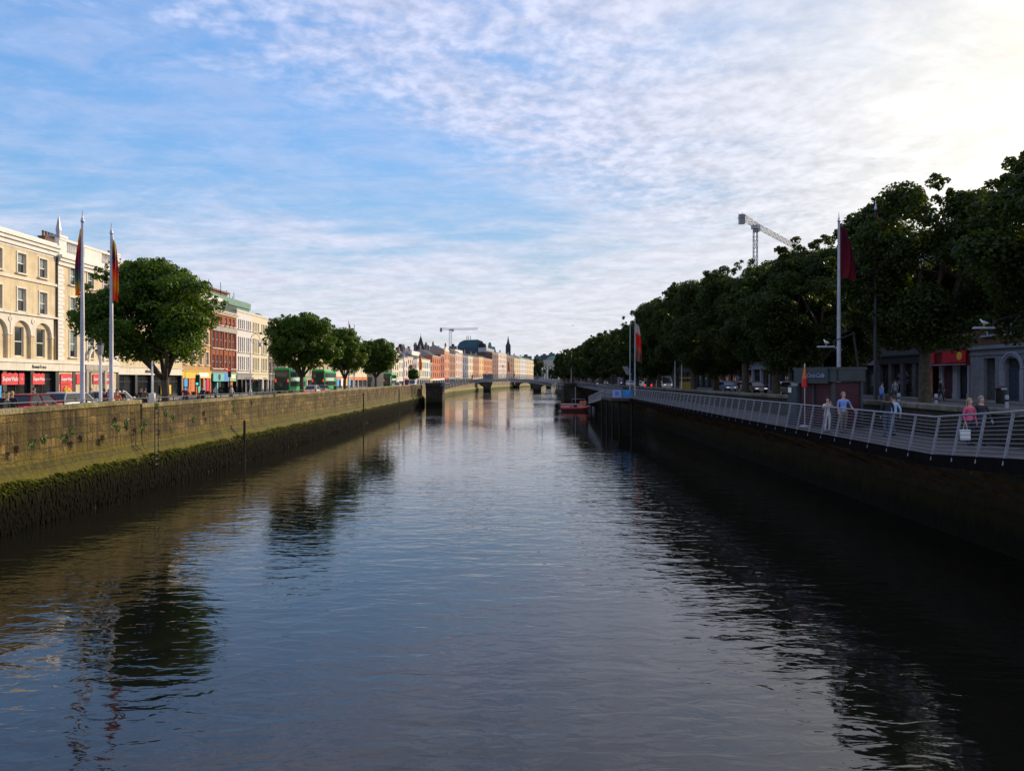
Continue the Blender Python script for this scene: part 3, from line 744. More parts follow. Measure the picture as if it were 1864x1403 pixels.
# ---------------------------------------------------------------- first cream stucco block
Y0, Y1 = 60.0, LY(103.5)
L1 = Y1-Y0
rel = lambda z: z-ZL
wx = [x-Y0 for x in (63.8, 67.1, 70.5, 73.8)]
T, L = facade('stucco_building', 'cream stucco block with arched first floor bays above a supermarket with red signs', lf(Y0), lf(Y1), ZL, rel(19.3), 14, MAT['cream'],
    [(rel(15.75),1.8,1.25,wx),(rel(12.25),2.1,1.25,wx)], 0, sur=True, corn=.0, style='sash', parapet=.6, blindset=(1,2,1,0))
for o in list(T.children):
    if o.name.startswith('front_wall'): bpy.data.objects.remove(o)
holes = [(x-.62,x+.62,rel(15.75),rel(17.55)) for x in wx]+[(x-.62,x+.62,rel(12.25),rel(14.35)) for x in wx]
mb = MB(); wall_holes(mb, L, rel(12.0), rel(19.3), holes)
aw = [(x-.66,x+.66,rel(8.15),rel(10.85)) for x in wx]
wall_holes(mb, L, rel(7.6), rel(12.0), aw, .2, y=.22)          # recessed arcade wall
mb.build('front_wall', MAT['cream'], T)
for x in wx: window(T, x, rel(8.15), 1.32, 2.7, 'sash', 0, .40)
mb = MB(); n = 14; rr = 1.38; zc = rel(10.15)                    # arcade: piers and arches standing proud
edges = [0]+[(a+b)/2 for a, b in zip(wx, wx[1:])]+[L]
pm = MB()
for i, x in enumerate(wx):
    e0, e1 = max(edges[i], x-1.66), min(edges[i+1], x+1.66)
    arc = [(x+rr*math.cos(math.pi*(1-k/n)), zc+rr*.92*math.sin(math.pi*(1-k/n))) for k in range(n+1)]
    ztop = rel(11.95)
    for (xa_, za_), (xb_, zb_) in zip(arc, arc[1:]):
        mb.quad((xa_,-.04,za_),(xb_,-.04,zb_),(xb_,-.04,ztop),(xa_,-.04,ztop)); mb.quad((xa_,-.04,za_),(xa_,.24,za_),(xb_,.24,zb_),(xb_,-.04,zb_))
    mb.quad((e0,-.04,zc),(x-rr,-.04,zc),(x-rr,-.04,ztop),(e0,-.04,ztop)); mb.quad((x+rr,-.04,zc),(e1,-.04,zc),(e1,-.04,ztop),(x+rr,-.04,ztop))
    for s in (-1,1):
        q0, q1 = sorted((x+s*rr, x+s*1.66)); pm = MB(); pm.box(q0,q1,-.04,.24,rel(7.9),zc-.12); pm.build('pier', MAT['cream'], T)
        mb.box(q0-.03,q1+.03,-.10,.24,zc-.115,zc-.002)
for a, b in zip(edges, edges[1:]): mb.lathe([(.0,0),(.28,0)], (0,0,0), 3) if False else None
mb.build('arcade', MAT['trim'], T)
for e in edges[1:-1]:                                            # round bosses between the arches
    mb = MB()
    ring = [[(e+r*math.cos(2*math.pi*k/14),-.045-y,rel(11.45)+r*math.sin(2*math.pi*k/14)) for k in range(14)] for r, y in ((.25,.0),(.25,.05),(.17,.06),(.15,.02),(.02,.05))]
    mb.loft(ring, caps=False); mb.build('boss', MAT['trim'], T)
mb = MB(); mb.box(0,L,-.22,.06,rel(11.955),rel(12.12)); mb.box(0,L,-.14,.06,rel(15.15),rel(15.4)); mb.build('string_course', MAT['trim'], T)
mb = MB(); cornice(mb, L, rel(18.15), 1.0, .55); mb.box(0,L,-.04,.06,rel(17.95),rel(18.148)); mb.box(0,L,-.12,.4,rel(19.16),rel(19.42)); mb.build('cornice', MAT['white'], T)
mb = MB(); mb.box(0,L,-.30,.30,rel(7.62),rel(7.92)); mb.build('ledge', MAT['trim'], T)
chimney(T, L-5.4, 4.6, rel(19.2), 2.2, 1.5, 3)
mb = MB(); mb.tube([(L-3.4,5,rel(18.5)),(L-3.4,5,rel(22.5))],.04,5); mb.build('aerial', MAT['iron'], T)
mb = MB(); mb.tube([(L-.12,-.09,rel(7.95)),(L-.12,-.09,rel(18.1))],.075,7); mb.build('downpipe', MAT['iron'], T)
def supermarket(T, L, fascia_text, xt, nb, zt=7.62-.05, fmat='trim'):
    f = shopfront(T, L, rel(zt), MAT[fmat], nb, 'black', fh=.72, fascia_y=-.24, inset=.30)
    if fascia_text: lettering(fascia_text, .46, (xt,-.26,rel(zt)-.36), (R(90),0,0), MAT['black'], f)
    return f
supermarket(T, L, 'BonneTraca', 70.9+1.9-Y0, 4)
def red_sign(T, x0, x1, z0, z1, text, y=-.10):
    "red panel with a scalloped top edge and white lettering"
    mb = MB(); n = 24; pts = [(x0,z0)]+[(x1,z0)]
    top = [(x1-(x1-x0)*k/n, z1-.10+.10*abs(math.sin(math.pi*3*k/n))) for k in range(n+1)]
    mb.prism(pts+top, y, y+.06)
    s = mb.build('sign_panel', MAT['red'], T)
    if text: lettering(text, min(.55,(x1-x0)*.235), ((x0+x1)/2, y-.012, (z0+z1)/2-.02), (R(90),0,0), MAT['paper'], s, shear=.15, bold=.006)
    return s
zs0, zs1 = rel(5.55), rel(6.62)
for a, b, tx in ((65.2,67.2,'SuperValu'),(67.55,69.85,'SuperValu'),(70.0,70.75,'Va'),(72.0,73.9,'SuperValu'),(74.9,76.0,'')):
    red_sign(T, a-Y0, min(b-Y0, L-.05), zs0, zs1, tx) if tx else None
mb = MB(); mb.box(65.3-Y0,67.55-Y0,-.08,-.02,rel(4.1),rel(5.5)); p = mb.build('poster', MAT['blue'], T)
mb = MB(); mb.box(66.3-Y0,67.2-Y0,-.1,-.082,rel(4.7),rel(5.3)); mb.build('notice', MAT['paper'], p)
# ---------------------------------------------------------------- second section with quoins and balustrade
Y2, Y3 = Y1+.01, LY(214)
L2 = Y3-Y2
wx2 = [x-Y2 for x in (79.0, 82.3, 85.6)]
rows2 = [(rel(15.7),1.8,1.25,wx2),(rel(12.1),2.3,1.25,wx2),(rel(8.3),2.7,1.3,wx2)]
T, L = facade('stucco_building', 'cream stucco building with white quoins, roof balustrade and obelisk finials', lf(Y2), lf(Y3), ZL, rel(18.4), 14, MAT['cream'], rows2, 0, corn=0, parapet=.2, blindset=(2,2,1,0))
mb = MB(); k = 0; z = rel(7.95)
while z < rel(17.2):
    w = 1.15 if k % 2 == 0 else .95
    mb.cbox(.02,.02+w,-.10,.05,z,z+.36,.03); mb.cbox(L-w,L-.02,-.10,.05,z,z+.36,.03); z += .39; k += 1
mb.build('quoins', MAT['white'], T)
mb = MB(); cornice(mb, L, rel(17.4), 1.0, .55, ends=.05); mb.build('cornice', MAT['white'], T)
mb = MB(); zb = rel(18.42)
mb.box(0,L,-.25,.2,zb,zb+.35); mb.box(0,L,-.28,.22,zb+1.45,zb+1.70)
for a, b in ((0,1.3),(4.6,5.1),(5.1,7.6),(7.6,8.1),(L-1.3,L)): mb.box(a,b,-.22,.18,zb+.352,zb+1.448)
x = 1.5
while x < L-1.4:
    if not 4.4 < x < 8.3: mb.lathe([(.07,0),(.07,.1),(.13,.35),(.06,.75),(.09,1.0),(.09,1.09)], (x,-.02,zb+.353), 8)
    x += .34
mb.build('balustrade', MAT['white'], T)
for x in (.65, L-.65):
    mb = MB(); mb.box(x-.75,x+.75,-.32,.9,zb+1.702,zb+1.95); mb.loft([[(x-.26,-.06,zb+1.95),(x+.26,-.06,zb+1.95),(x+.26,.46,zb+1.95),(x-.26,.46,zb+1.95)],[(x-.14,.04,zb+2.1),(x+.14,.04,zb+2.1),(x+.14,.36,zb+2.1),(x-.14,.36,zb+2.1)],[(x-.20,.0,zb+2.5),(x+.20,.0,zb+2.5),(x+.20,.4,zb+2.5),(x-.20,.4,zb+2.5)],[(x-.03,.17,zb+3.9),(x+.03,.17,zb+3.9),(x+.03,.23,zb+3.9),(x-.03,.23,zb+3.9)]])
    mb.build('finial', MAT['polegrey'], T)
chimney(T, L-4.6, 5, rel(19.6), 3.2, 1.6, 6)
mb = MB(); mb.box(0,L,-.30,.30,rel(7.62),rel(7.92)); mb.build('ledge', MAT['trim'], T)
f = supermarket(T, L, '', 0, 4)
for a, b in ((.5,2.5),(3.35,4.9),(6.6,8.4),(9.0,11.0)): red_sign(T, a, b, zs0, zs1, 'SuperValu' if b-a > 1.6 else '')
mb = MB(); mb.box(.55,2.6,-.08,-.02,rel(4.15),rel(5.5)); p = mb.build('poster', MAT['red'], T)
mb = MB(); r3 = random.Random(9)
for q in range(9): mb.lathe([(.0,0),(.14,.05),(.18,.2),(.12,.36),(.0,.4)], (1.3+r3.uniform(-.2,1.0), -.10, rel(4.5)+r3.uniform(0,.55)), 8)
mb.build('printed_fruit', MAT['yellow'], p)
mb = MB(); mb.box(4.9,5.3,-.32,.1,rel(3.72),rel(7.0)); mb.box(8.6,9.0,-.32,.1,rel(3.72),rel(7.0)); mb.box(4.7,9.2,-.40,.05,rel(7.0),rel(7.55))
mb.build('entrance_surround', MAT['limestone'], T)
mb = MB(); n = 12; xc = 6.9
for k in range(n): a0, a1 = math.pi*k/n, math.pi*(k+1)/n; mb.bar((xc-1.6*math.cos(a0),-.3,rel(7.95)+1.5*math.sin(a0)),(xc-1.6*math.cos(a1),-.3,rel(7.95)+1.5*math.sin(a1)),.18,.25)
mb.build('entrance_arch', MAT['trim'], T)
# ---------------------------------------------------------------- building behind the near tree
Y4 = LY(331)
T, L = facade('stucco_building', 'pale rendered building with red chimney pots mostly hidden behind the nearest tree', lf(Y3+.01), lf(Y4), ZL, rel(19.6), 13, MAT['cream'],
    [(rel(16.2),1.7,1.2,5),(rel(12.6),2.0,1.2,5),(rel(8.6),2.6,1.25,5)], rel(7.6), fmat=MAT['trim'], nb=4, pil='black', fh=.85)
chimney(T, 6.8, 4, rel(19.7), 2.6, 1.3, 4)
f = [c for c in T.children if c.name.startswith('fascia')][0]
lettering('athens', .62, (LY(268)-Y3, -.12, rel(7.6)-.56), (R(90),0,0), MAT['black'], f, bold=.01)
mb = MB(); mb.box(11.5,14.5,.1,.2,.4,1.6); mb.build('window_display', MAT['yellow'], T)
# ---------------------------------------------------------------- narrow ochre building with yellow shop sign
Y5 = LY(383)
MAT['ochre'] = M('ochre_render', (.48,.30,.12), .85, grime=.3)
T, L = facade('rendered_building', 'narrow ochre building with bright yellow shop sign beside the red brick block', lf(Y4+.01), lf(Y5), ZL, rel(17.4), 12, MAT['ochre'],
    [(rel(14.4),1.6,1.0,4),(rel(11.2),1.9,1.0,4),(rel(8.2),1.9,1.0,4)], rel(7.3), fmat=MAT['yellow'], nb=4, pil='orange', fh=.95)
for x0, x1, z0, z1, mt in ((.6,2.0,.5,2.6,'blue'),(3.2,4.6,.6,3.0,'orange'),(5.6,6.6,.4,2.4,'teal'),(7.6,8.6,.5,2.3,'lilac'),(8.9,10.0,.6,3.0,'red')):
    mb = MB(); mb.box(x0,min(x1,L-.1),.02,.10,z0,z1); mb.build('poster', MAT[mt], T)
f = [c for c in T.children if c.name.startswith('fascia')][0]
mb = MB(); mb.box(5.5,9.4,-.16,-.105,rel(7.15)-.78,rel(7.15)-.12); mb.build('sign_panel', MAT['paper'], f)
# ---------------------------------------------------------------- red brick block
Y6 = LY(430.5)
MAT['redbrick'] = brickmat('red_brick', (.30,.065,.022), (.37,.09,.035), (.20,.11,.07))
T, L = facade('brick_building', 'red brick block with tall paired windows and stone cornice beside the white building', lf(Y5+.01), lf(Y6), ZL, rel(16.8), 13, MAT['redbrick'],
    [(rel(14.55),1.3,.85,[1.3,2.9,4.5,6.6,8.4,10.1]),(rel(10.9),2.6,.95,[1.3,2.9,4.5,6.6,8.4,10.1]),(rel(7.75),2.1,.95,[1.3,2.9,4.5,6.6,8.4,10.1])], rel(7.35), fmat=MAT['stonegrey'], nb=3, pil='black', sur=False, corn=.55, cornp=.5, fh=.4, blindset=(0,0,1,0))
mb = MB(); mb.box(0,L,-.16,.05,rel(13.55),rel(14.3)); mb.build('stone_band', MAT['limestone'], T)
mb = MB()
for x in (.15,5.55,11.0): mb.box(x-.15,x+.15,-.12,.05,rel(7.5),rel(13.5)); 
for x in (1.3,2.9,4.5,6.6,8.4,10.1): mb.box(x-.75,x-.55,-.05,.05,rel(7.5),rel(13.5))
mb.build('brick_piers', MAT['redbrick'], T)
mb = MB()
mb.box(0,L,-.1,.3,rel(16.9),rel(17.1)); mb.tube([(0,0,rel(18.1)),(L,0,rel(18.1))],.05,5); mb.tube([(0,0,rel(17.6)),(L,0,rel(17.6))],.04,5)
for k in range(40): mb.bar((L*k/39,0,rel(17.1)),(L*k/39,0,rel(18.1)),.05,.05)
mb.build('roof_railing', MAT['iron'], T)
mb = MB(); mb.box(1,L-.2,2.2,9,rel(16.2),rel(19.4)); mb.build('attic', MAT['white'], T)
for x0, x1, mt in ((.4,1.6,'teal'),(1.6,5.0,'teal'),(5.0,7.6,'lilac'),(7.6,10.4,'ltgreen')):
    mb = MB(); mb.box(x0+.02,min(x1,L)-.02,-.30,-.13,rel(5.75),rel(7.0)); s = mb.build('shop_sign', MAT[mt], T)
    mb = MB()
    if x0 == 1.6: mb.loft([[(2.9+.5*math.cos(a*math.pi/8),-.31-y,rel(6.4)+.5*math.sin(a*math.pi/8)) for a in range(16)] for y in (0,.02)]); mb.build('emblem', MAT['black'], s)
    elif x0 == 5.0: mb.box(5.4,6.5,-.33,-.302,rel(6.0),rel(6.95)); mb.build('emblem', MAT['blue'], s)
    elif x0 > 7: mb.box(8.0,10.0,-.33,-.302,rel(6.2),rel(6.8)); mb.build('emblem', MAT['paper'], s)
mb = MB(); mb.box(8.4,9.3,-.1,.1,.1,rel(5.6)); mb.build('shop_door', MAT['orange'], T)
mb = MB(); mb.box(2.4,2.9,-.12,.1,.1,rel(5.6)); mb.build('shop_door', MAT['teal'], T)
# ---------------------------------------------------------------- white and cream twin blocks
Y7, Y8 = LY(458), LY(488)
MAT['lilacwhite'] = M('lilac_white_render', (.66,.62,.60), .8, var=.06, grime=.18)
MAT['palecream'] = M('pale_cream_render', (.68,.60,.42), .8, var=.06, grime=.18)
def grp(c0, n, s): return [c0+s*k for k in range(n)]
xs = grp(1.0,4,.95)+grp(5.2,3,.95)
T, L = facade('rendered_building', 'white rendered four storey building with tall narrow windows beside the red brick', lf(Y6+.01), lf(Y7), ZL, rel(17.6), 15, MAT['lilacwhite'],
    [(rel(14.55),1.6,.55,xs),(rel(10.7),2.5,.55,xs),(rel(7.65),2.25,.55,xs)], rel(7.1), fmat=MAT['stonegrey'], nb=3, pil='black', sur=False, sills=True, corn=.3, cornp=.15, fh=.9, style='plain', frame='darkframe')
mb = MB(); mb.box(-6,L+8,3.0,9,rel(16.5),rel(19.0)); mb.box(-6.2,L+8.2,2.8,9.2,rel(19.0),rel(20.1)); mb.build('penthouse', MAT['copper'], T)
mb = MB(); mb.box(-1,L+3.5,5.5,11,rel(20.1),rel(21.4)); mb.box(-1.3,L+4,5.2,11.3,rel(21.4),rel(21.7)); mb.build('plant_room', MAT['chim'], T)
mb = MB()
for x, h in ((-5,1.5),(-3,2.0),(1,2.2),(2.6,1.4),(6.5,2.4)): mb.tube([(x,5,rel(20)),(x,5,rel(20.6)+h)],.05,5)
mb.build('aerials', MAT['iron'], T)
xs = grp(.9,4,1.0)+grp(5.8,4,.95)
T, L = facade('rendered_building', 'pale cream four storey building with tall narrow windows behind the curled lamp post', lf(Y7+.01), lf(Y8), ZL, rel(17.6), 15, MAT['palecream'],
    [(rel(14.55),1.6,.55,xs),(rel(10.7),2.5,.55,xs),(rel(7.65),2.25,.55,xs)], rel(7.1), fmat=MAT['palecream'], nb=3, pil='palecream' if False else 'trim', sur=False, sills=True, corn=.3, cornp=.15, fh=.9, style='plain', frame='darkframe')
mb = MB(); mb.box(4,L-.2,4,10,rel(16.5),rel(20.0)); mb.build('plant_room', MAT['chim'], T)
mb = MB()
for k in range(9): x = 3+k*.75; mb.tube([(x,6,rel(19.8)),(x,6,rel(20.6)+(k*7%5)*.42)],.05,5)
mb.build('aerials', MAT['iron'], T)
# ---------------------------------------------------------------- row behind the street trees
Y9, Y10, Y11, Y12 = LY(520), LY(600), LY(668), LY(717)
MAT['darkstone'] = M('dark_stone', (.15,.125,.10), .9, var=.2, grime=.4)
T, L = facade('stone_building', 'dark stone building with rooftop water tank behind the second tree', lf(Y8+.02), lf(Y9), ZL, rel(17.0), 13, MAT['darkstone'],
    [(rel(13.4),1.9,1.0,5),(rel(10.2),2.0,1.0,5),(rel(7.2),2.1,1.0,5)], rel(6.8), fmat=MAT['darkstone'], nb=4, pil='darkstone', sur=False)
mb = MB(); mb.lathe([(1.0,0),(1.05,1.6),(.6,2.0),(.05,2.1)], (4.5,3.5,rel(16.8)), 14); mb.build('water_tank', MAT['stonegrey'], T)
MAT['buff'] = M('buff_render', (.45,.34,.20), .85, grime=.3)
T, L = facade('rendered_building', 'buff terrace building glimpsed over the green buses behind the second tree', lf(Y9+.02), lf(Y10), ZL, rel(17.2), 13, MAT['buff'],
    [(rel(13.6),1.9,1.1,9),(rel(10.2),2.0,1.1,9),(rel(7.2),2.1,1.1,9)], rel(6.8), fmat=MAT['stonegrey'], nb=7, pil='trim', sur=False, rh=2.2)
T, L = facade('rendered_building', 'grey slate roofed building behind the third and fourth quay trees', lf(Y10+.02), lf(Y11), ZL, rel(15.5), 16, MAT['palecream'],
    [(rel(12.0),1.9,1.2,8),(rel(8.4),2.1,1.2,8)], rel(6.8), fmat=MAT['orange'], nb=7, pil='trim', sur=False, rh=5.0, roof='lead')
for x, mt in ((8,'blue'),(13,'paper'),(19,'yellow'),(24,'blue')):
    mb = MB(); mb.box(x,x+2.6,-.2,-.12,.6,2.6); mb.build('poster', MAT[mt], T)
T, L = facade('stone_building', 'buff stone corner building showing just past the fourth quay tree', lf(Y11+.02), (-41.8,Y12+16,0), ZL, rel(17.6), 14, MAT['buff'],
    [(rel(13.6),1.9,1.2,12),(rel(10.2),2.0,1.2,12),(rel(7.2),2.0,1.2,12)], rel(6.8), fmat=MAT['darkstone'], nb=9, pil='trim', sur=False)
# ================================================================== far terrace along the sunlit quay
FAC = [(-44,150),(-41.5,200),(-36,270),(-24,440),(0,600),(47,800),(70,900)]
def ray(px):
    k = (px-CX)/F
    for (x0,y0),(x1,y1) in zip(FAC, FAC[1:]):
        den = (x1-x0)-k*(y1-y0)
        if abs(den) < 1e-9: continue
        t_ = (k*y0-x0)/den
        if 0 <= t_ <= 1: return Vector((x0+(x1-x0)*t_, y0+(y1-y0)*t_, 0))
def FM(n, c): MAT[n] = M(n, c, .85, var=.08, grime=.2); return n
def FB(n, c): MAT[n] = brickmat(n, c, tuple(x*1.25 for x in c), tuple(x*.9+.05 for x in c)); return n
far = [ # px0, px1, eaves py, colour, storeys, bays, roof, roof height, label
 (714,726,643,FM('fw1',(.70,.62,.46)),4,3,'slate',0,'cream four storey house nearest the far terrace end behind the green bus'),
 (726,734,653,FM('fw2',(.76,.71,.60)),3,2,'slate',3.5,'small white house with blue slate roof near the far terrace end'),
 (734,742,650,FM('fw3',(.66,.60,.55)),3,2,'slate',2.5,'off white narrow house behind the far pair of poles'),
 (742,752,649,FM('fw4',(.70,.58,.44)),4,3,'slate',2,'pinkish cream house with a dark balcony in the far terrace'),
 (752,759,654,FM('fw5',(.36,.36,.38)),3,2,'slate',4.5,'narrow grey house left of the white house with yellow trim'),
 (759,783,653,FM('fw6',(.78,.73,.58)),3,7,'slate',4.5,'wide white house with yellow and blue window bays under dark mansard'),
 (783,787,660,FM('fw7',(.30,.22,.17)),3,1,'slate',2,'sliver of brown house beside the bright orange brick house'),
 (787,802,648,FB('fo1',(.42,.13,.06)),4,4,'slate',5.5,'bright orange brick house with tall dark roof'),
 (802,809,646,FB('fo2',(.26,.07,.05)),4,2,'slate',2,'narrow dark red house between the orange brick and the gabled house'),
 (809,818,639,FM('fo3',(.56,.26,.14)),4,3,'slate',5,'ornate orange and cream house with pale gable'),
 (818,829,645,FB('fo4',(.26,.13,.08)),4,4,'slate',2,'plain brown brick house right of the gabled house'),
 (829,842,643,FM('fo5',(.62,.44,.36)),4,4,'slate',3,'pale pink house with red piers in the far terrace'),
 (842,852,648,FM('fo6',(.13,.15,.22)),4,3,'slate',4,'slate blue house in the middle of the far terrace'),
 (852,861,648,FM('fo7',(.72,.60,.42)),4,3,'slate',2,'cream house right of the slate blue house'),
 (861,872,650,FB('fo8',(.34,.16,.10)),4,3,'slate',2,'brown brick house right of the cream house'),
 (872,880,650,FM('fo9',(.72,.46,.22)),4,2,'slate',2,'golden yellow house at the start of the orange brick run'),
 (880,896,653,FB('f10',(.46,.19,.09)),4,6,'slate',2,'long orange brick house below the large dark roof'),
 (896,907,643,FB('f11',(.14,.075,.06)),6,3,'slate',2,'tall dark brown block left of the tall pinkish white block'),
 (907,922,643,FM('f12',(.72,.58,.50)),6,6,'lead',0,'tall pinkish white block of many small windows in front of the spire'),
 (922,936,649,FM('f13',(.19,.11,.08)),5,4,'slate',5,'dark brown block below the slender spire'),
 (936,947,652,FM('f14',(.66,.52,.32)),5,3,'slate',3,'golden cream block right of the dark brown block'),
 (947,958,653,FM('f15',(.68,.66,.62)),5,4,'copper',5,'white block with green roof near the end of the far terrace'),
 (958,971,655,FM('f16',(.70,.55,.36)),5,4,'lead',2,'last cream block of the far terrace beside the dark tree')]
for k, (p0,p1,py,mt,st,n,rf,rh,lab) in enumerate(far):
    A, B = ray(p0), ray(p1); Ym = (A.y+B.y)/2; z0 = ZL
    H = zz(py, Ym)-z0; g0 = min(4.2, H/(st+.6)); fh = (H-g0-.9)/(st-1)
    A2 = A.lerp(B,.004); B2 = A.lerp(B,.996); L_ = (B-A).length
    rows = [(g0+.6+fh*q, fh*.64, min(1.5, L_/n*.52), n) for q in range(st-1)]
    rh = min(rh, 2.8)
    T, L = facade('terrace_house', lab, A2, B2, z0, H, 11, MAT[mt], rows, g0, group='houses of the far sunlit terrace', roof=rf, rh=rh, sur=False, sills=False, corn=.4, cornp=.3, style='plain', fmat=MAT[('fw2','fw6','red','teal','fo7','stonegrey','yellow')[k%7]], nb=max(2,n-1), pil=('trim','stonegrey','white')[k%3], blindset=(0,0,0,0,1), frame='darkframe')
    if rh: chimney(T, L*.08+.5, 6, H+rh-.4, 1.9, 1.5+(k%3)*.4, 4)
    if p0 == 759:
        for q, mt2 in enumerate(('yellow','yellow','ltgreen','lilac','blue')):
            mb = MB(); x = L*(q+1.5)/7
            for zb, h, w, _ in rows: mb.box(x-.95,x-.68,-.1,.05,zb-.2,zb+h+.2); mb.box(x+.68,x+.95,-.1,.05,zb-.2,zb+h+.2)
            mb.build('window_trim', MAT[mt2], T)
        mb = MB(); mb.box(L*.15,L*.75,3,6,H+1.2,H+3.0); mb.build('dormer', MAT['white'], T)
    if p0 == 809:
        mb = MB(); mb.prism([(0,H),(L,H),(L*.75,H+1.6),(L/2,H+2.8),(L*.25,H+1.6)], -.05, .35); mb.build('gable', MAT['fw1'], T)
    if p0 in (842,896): mb = MB(); mb.box(-2,L*1.2,4,10,H+.5,H+3.6); mb.build('attic', MAT['white' if p0==842 else 'fw5'], T)
    if p0 == 742: mb = MB(); mb.box(L*.3,L*.9,-1.2,.0,H*.62,H*.72); mb.build('balcony', MAT['chim'], T)
# ================================================================== skyline behind
def hip(mb, x0,x1,y0,y1,z0,z1,i): mb.loft([[(x0,y0,z0),(x1,y0,z0),(x1,y1,z0),(x0,y1,z0)],[(x0+i,y0+i,z1),(x1-i,y0+i,z1),(x1-i,y1-i,z1),(x0+i,y1-i,z1)]])
MAT['bluegreen'] = M('blue_green_cladding', (.035,.09,.12), .5, var=.2, scale=.1)
MAT['darkblue'] = M('dark_blue_slate', (.035,.04,.06), .7, scale=.3)
MAT['purpledark'] = M('dark_purple_wall', (.035,.022,.025), .8, scale=.3)
# big rounded civic roof
Y = 690; X0, X1 = at(830,Y).x, at(884,Y).x
T = thing('civic_building', 'large dark building with rounded blue green glass roof behind the terrace', 'building', ((X0+X1)/2,Y,ZL))
w = (X1-X0)/2; mb = MB()
prof = [(-1,0),(-1,zz(640,Y)-ZL),(-.93,zz(631,Y)-ZL),(-.75,zz(623,Y)-ZL),(-.45,zz(619,Y)-ZL),(.45,zz(618,Y)-ZL),(.78,zz(621,Y)-ZL),(.93,zz(628,Y)-ZL),(1,zz(640,Y)-ZL),(1,0)]
mb.prism([(x*w,z) for x,z in prof],0,40); mb.build('roof_shell', MAT['bluegreen'], T)
mb = MB(); mb.box(w*.48,w*1.06,-3,30,0,zz(636,Y)-ZL); mb.prism([(w*.48,zz(636,Y)-ZL),(w*1.06,zz(636,Y)-ZL),(w*1.0,zz(626,Y)-ZL),(w*.62,zz(624,Y)-ZL)],-3,30); mb.build('stair_block', MAT['purpledark'], T)
mb = MB()
for x in (-.3,-.2,-.05): mb.tube([(x*w,10,zz(619,Y)-ZL),(x*w,10,zz(610,Y)-ZL)],.25,5)
mb.build('masts', MAT['iron'], T)
mb = MB()
for q in range(9): mb.box(-w+q*w*.16+.5,-w+q*w*.16+.9,-.3,0,0,zz(632,Y)-ZL)
mb.build('mullions', MAT['darkblue'], T)
Y = 680; X0, X1 = at(886,Y).x, at(903,Y).x
T = thing('office_building', 'green stepped roof building right of the large rounded roof', 'building', ((X0+X1)/2,Y,ZL))
w = (X1-X0)/2; mb = MB(); mb.box(-w,w,0,20,0,zz(640,Y)-ZL); mb.build('wall', MAT['fw1'], T)
mb = MB(); hip(mb,-w,w,-.5,20,zz(640,Y)-ZL,zz(631,Y)-ZL,1.2); hip(mb,-w*.8,w*.1,1,15,zz(631,Y)-ZL,zz(623,Y)-ZL,1.0); mb.build('roof', MAT['copper'], T)
# Gothic turreted tower
Y = 620; X = at(766,Y).x
T = thing('church_tower', 'dark turreted tower with steep pyramid roof rising behind the white house', 'tower', (X,Y,ZL))
h = zz(638,Y)-ZL; w = 4.3
mb = MB(); mb.box(-w,w,-w,w,0,h); 
for k in range(5): mb.box(-w+k*2*w/4.5,-w+k*2*w/4.5+1.0,-w-.02,w+.02,h,h+.9)
mb.build('tower_wall', MAT['darkstone'], T)
for sx in (-1,1):
    for sy in (-1,1):
        mb = MB(); mb.lathe([(1.0,0),(1.0,h+3.2),(1.25,h+3.4),(1.25,h+4.2),(.9,h+4.4),(.05,h+7.0)], (sx*w,sy*w,0), 8); mb.build('turret', MAT['darkstone'], T)
mb = MB(); mb.loft([[(-w+.6,-w+.6,h),(w-.6,-w+.6,h),(w-.6,w-.6,h),(-w+.6,w-.6,h)],[(-.1,-.1,zz(611,Y)-ZL),(.1,-.1,zz(611,Y)-ZL),(.1,.1,zz(611,Y)-ZL),(-.1,.1,zz(611,Y)-ZL)]]); mb.tube([(0,0,zz(612,Y)-ZL),(0,0,zz(607,Y)-ZL)],.15,5); mb.build('spire_roof', MAT['darkblue'], T)
for sx in (-1.7,1.7): 
    pass
mb = MB(); mb.box(-.7,.7,-w-.05,-w+.3,h*.72,h*.9); mb.build('louvre', MAT['black'], T)
mb = MB(); hip(mb,5.5,9.5,0,6,0,h-3,0); mb.build('annexe', MAT['darkblue'], T)
mb = MB(); mb.loft([[(5.5,0,h-3),(9.5,0,h-3),(9.5,6,h-3),(5.5,6,h-3)],[(7.4,2.9,h+3),(7.6,2.9,h+3),(7.6,3.1,h+3),(7.4,3.1,h+3)]]); mb.build('annexe_roof', MAT['darkblue'], T)
# slender spire
Y = 900; X = at(925,Y).x
T = thing('church_spire', 'slender dark church tower with needle spire in the far distance', 'spire', (X,Y,ZL))
w = 2.9; mb = MB(); mb.box(-w,w,-w,w,0,zz(629,Y)-ZL); mb.build('tower_wall', MAT['darkblue'], T)
mb = MB(); mb.loft([[(-w,-w,zz(629,Y)-ZL),(w,-w,zz(629,Y)-ZL),(w,w,zz(629,Y)-ZL),(-w,w,zz(629,Y)-ZL)],[(-w*.5,-w*.5,zz(624,Y)-ZL),(w*.5,-w*.5,zz(624,Y)-ZL),(w*.5,w*.5,zz(624,Y)-ZL),(-w*.5,w*.5,zz(624,Y)-ZL)],[(-.1,-.1,zz(611,Y)-ZL),(.1,-.1,zz(611,Y)-ZL),(.1,.1,zz(611,Y)-ZL),(-.1,.1,zz(611,Y)-ZL)]]); mb.build('spire_roof', MAT['darkblue'], T)
mb = MB()
for s in (-1,1): mb.box(s*w*.45-.5,s*w*.45+.5,-w-.1,-w+.2,zz(641,Y)-ZL,zz(634,Y)-ZL)
mb.build('louvre', MAT['black'], T)
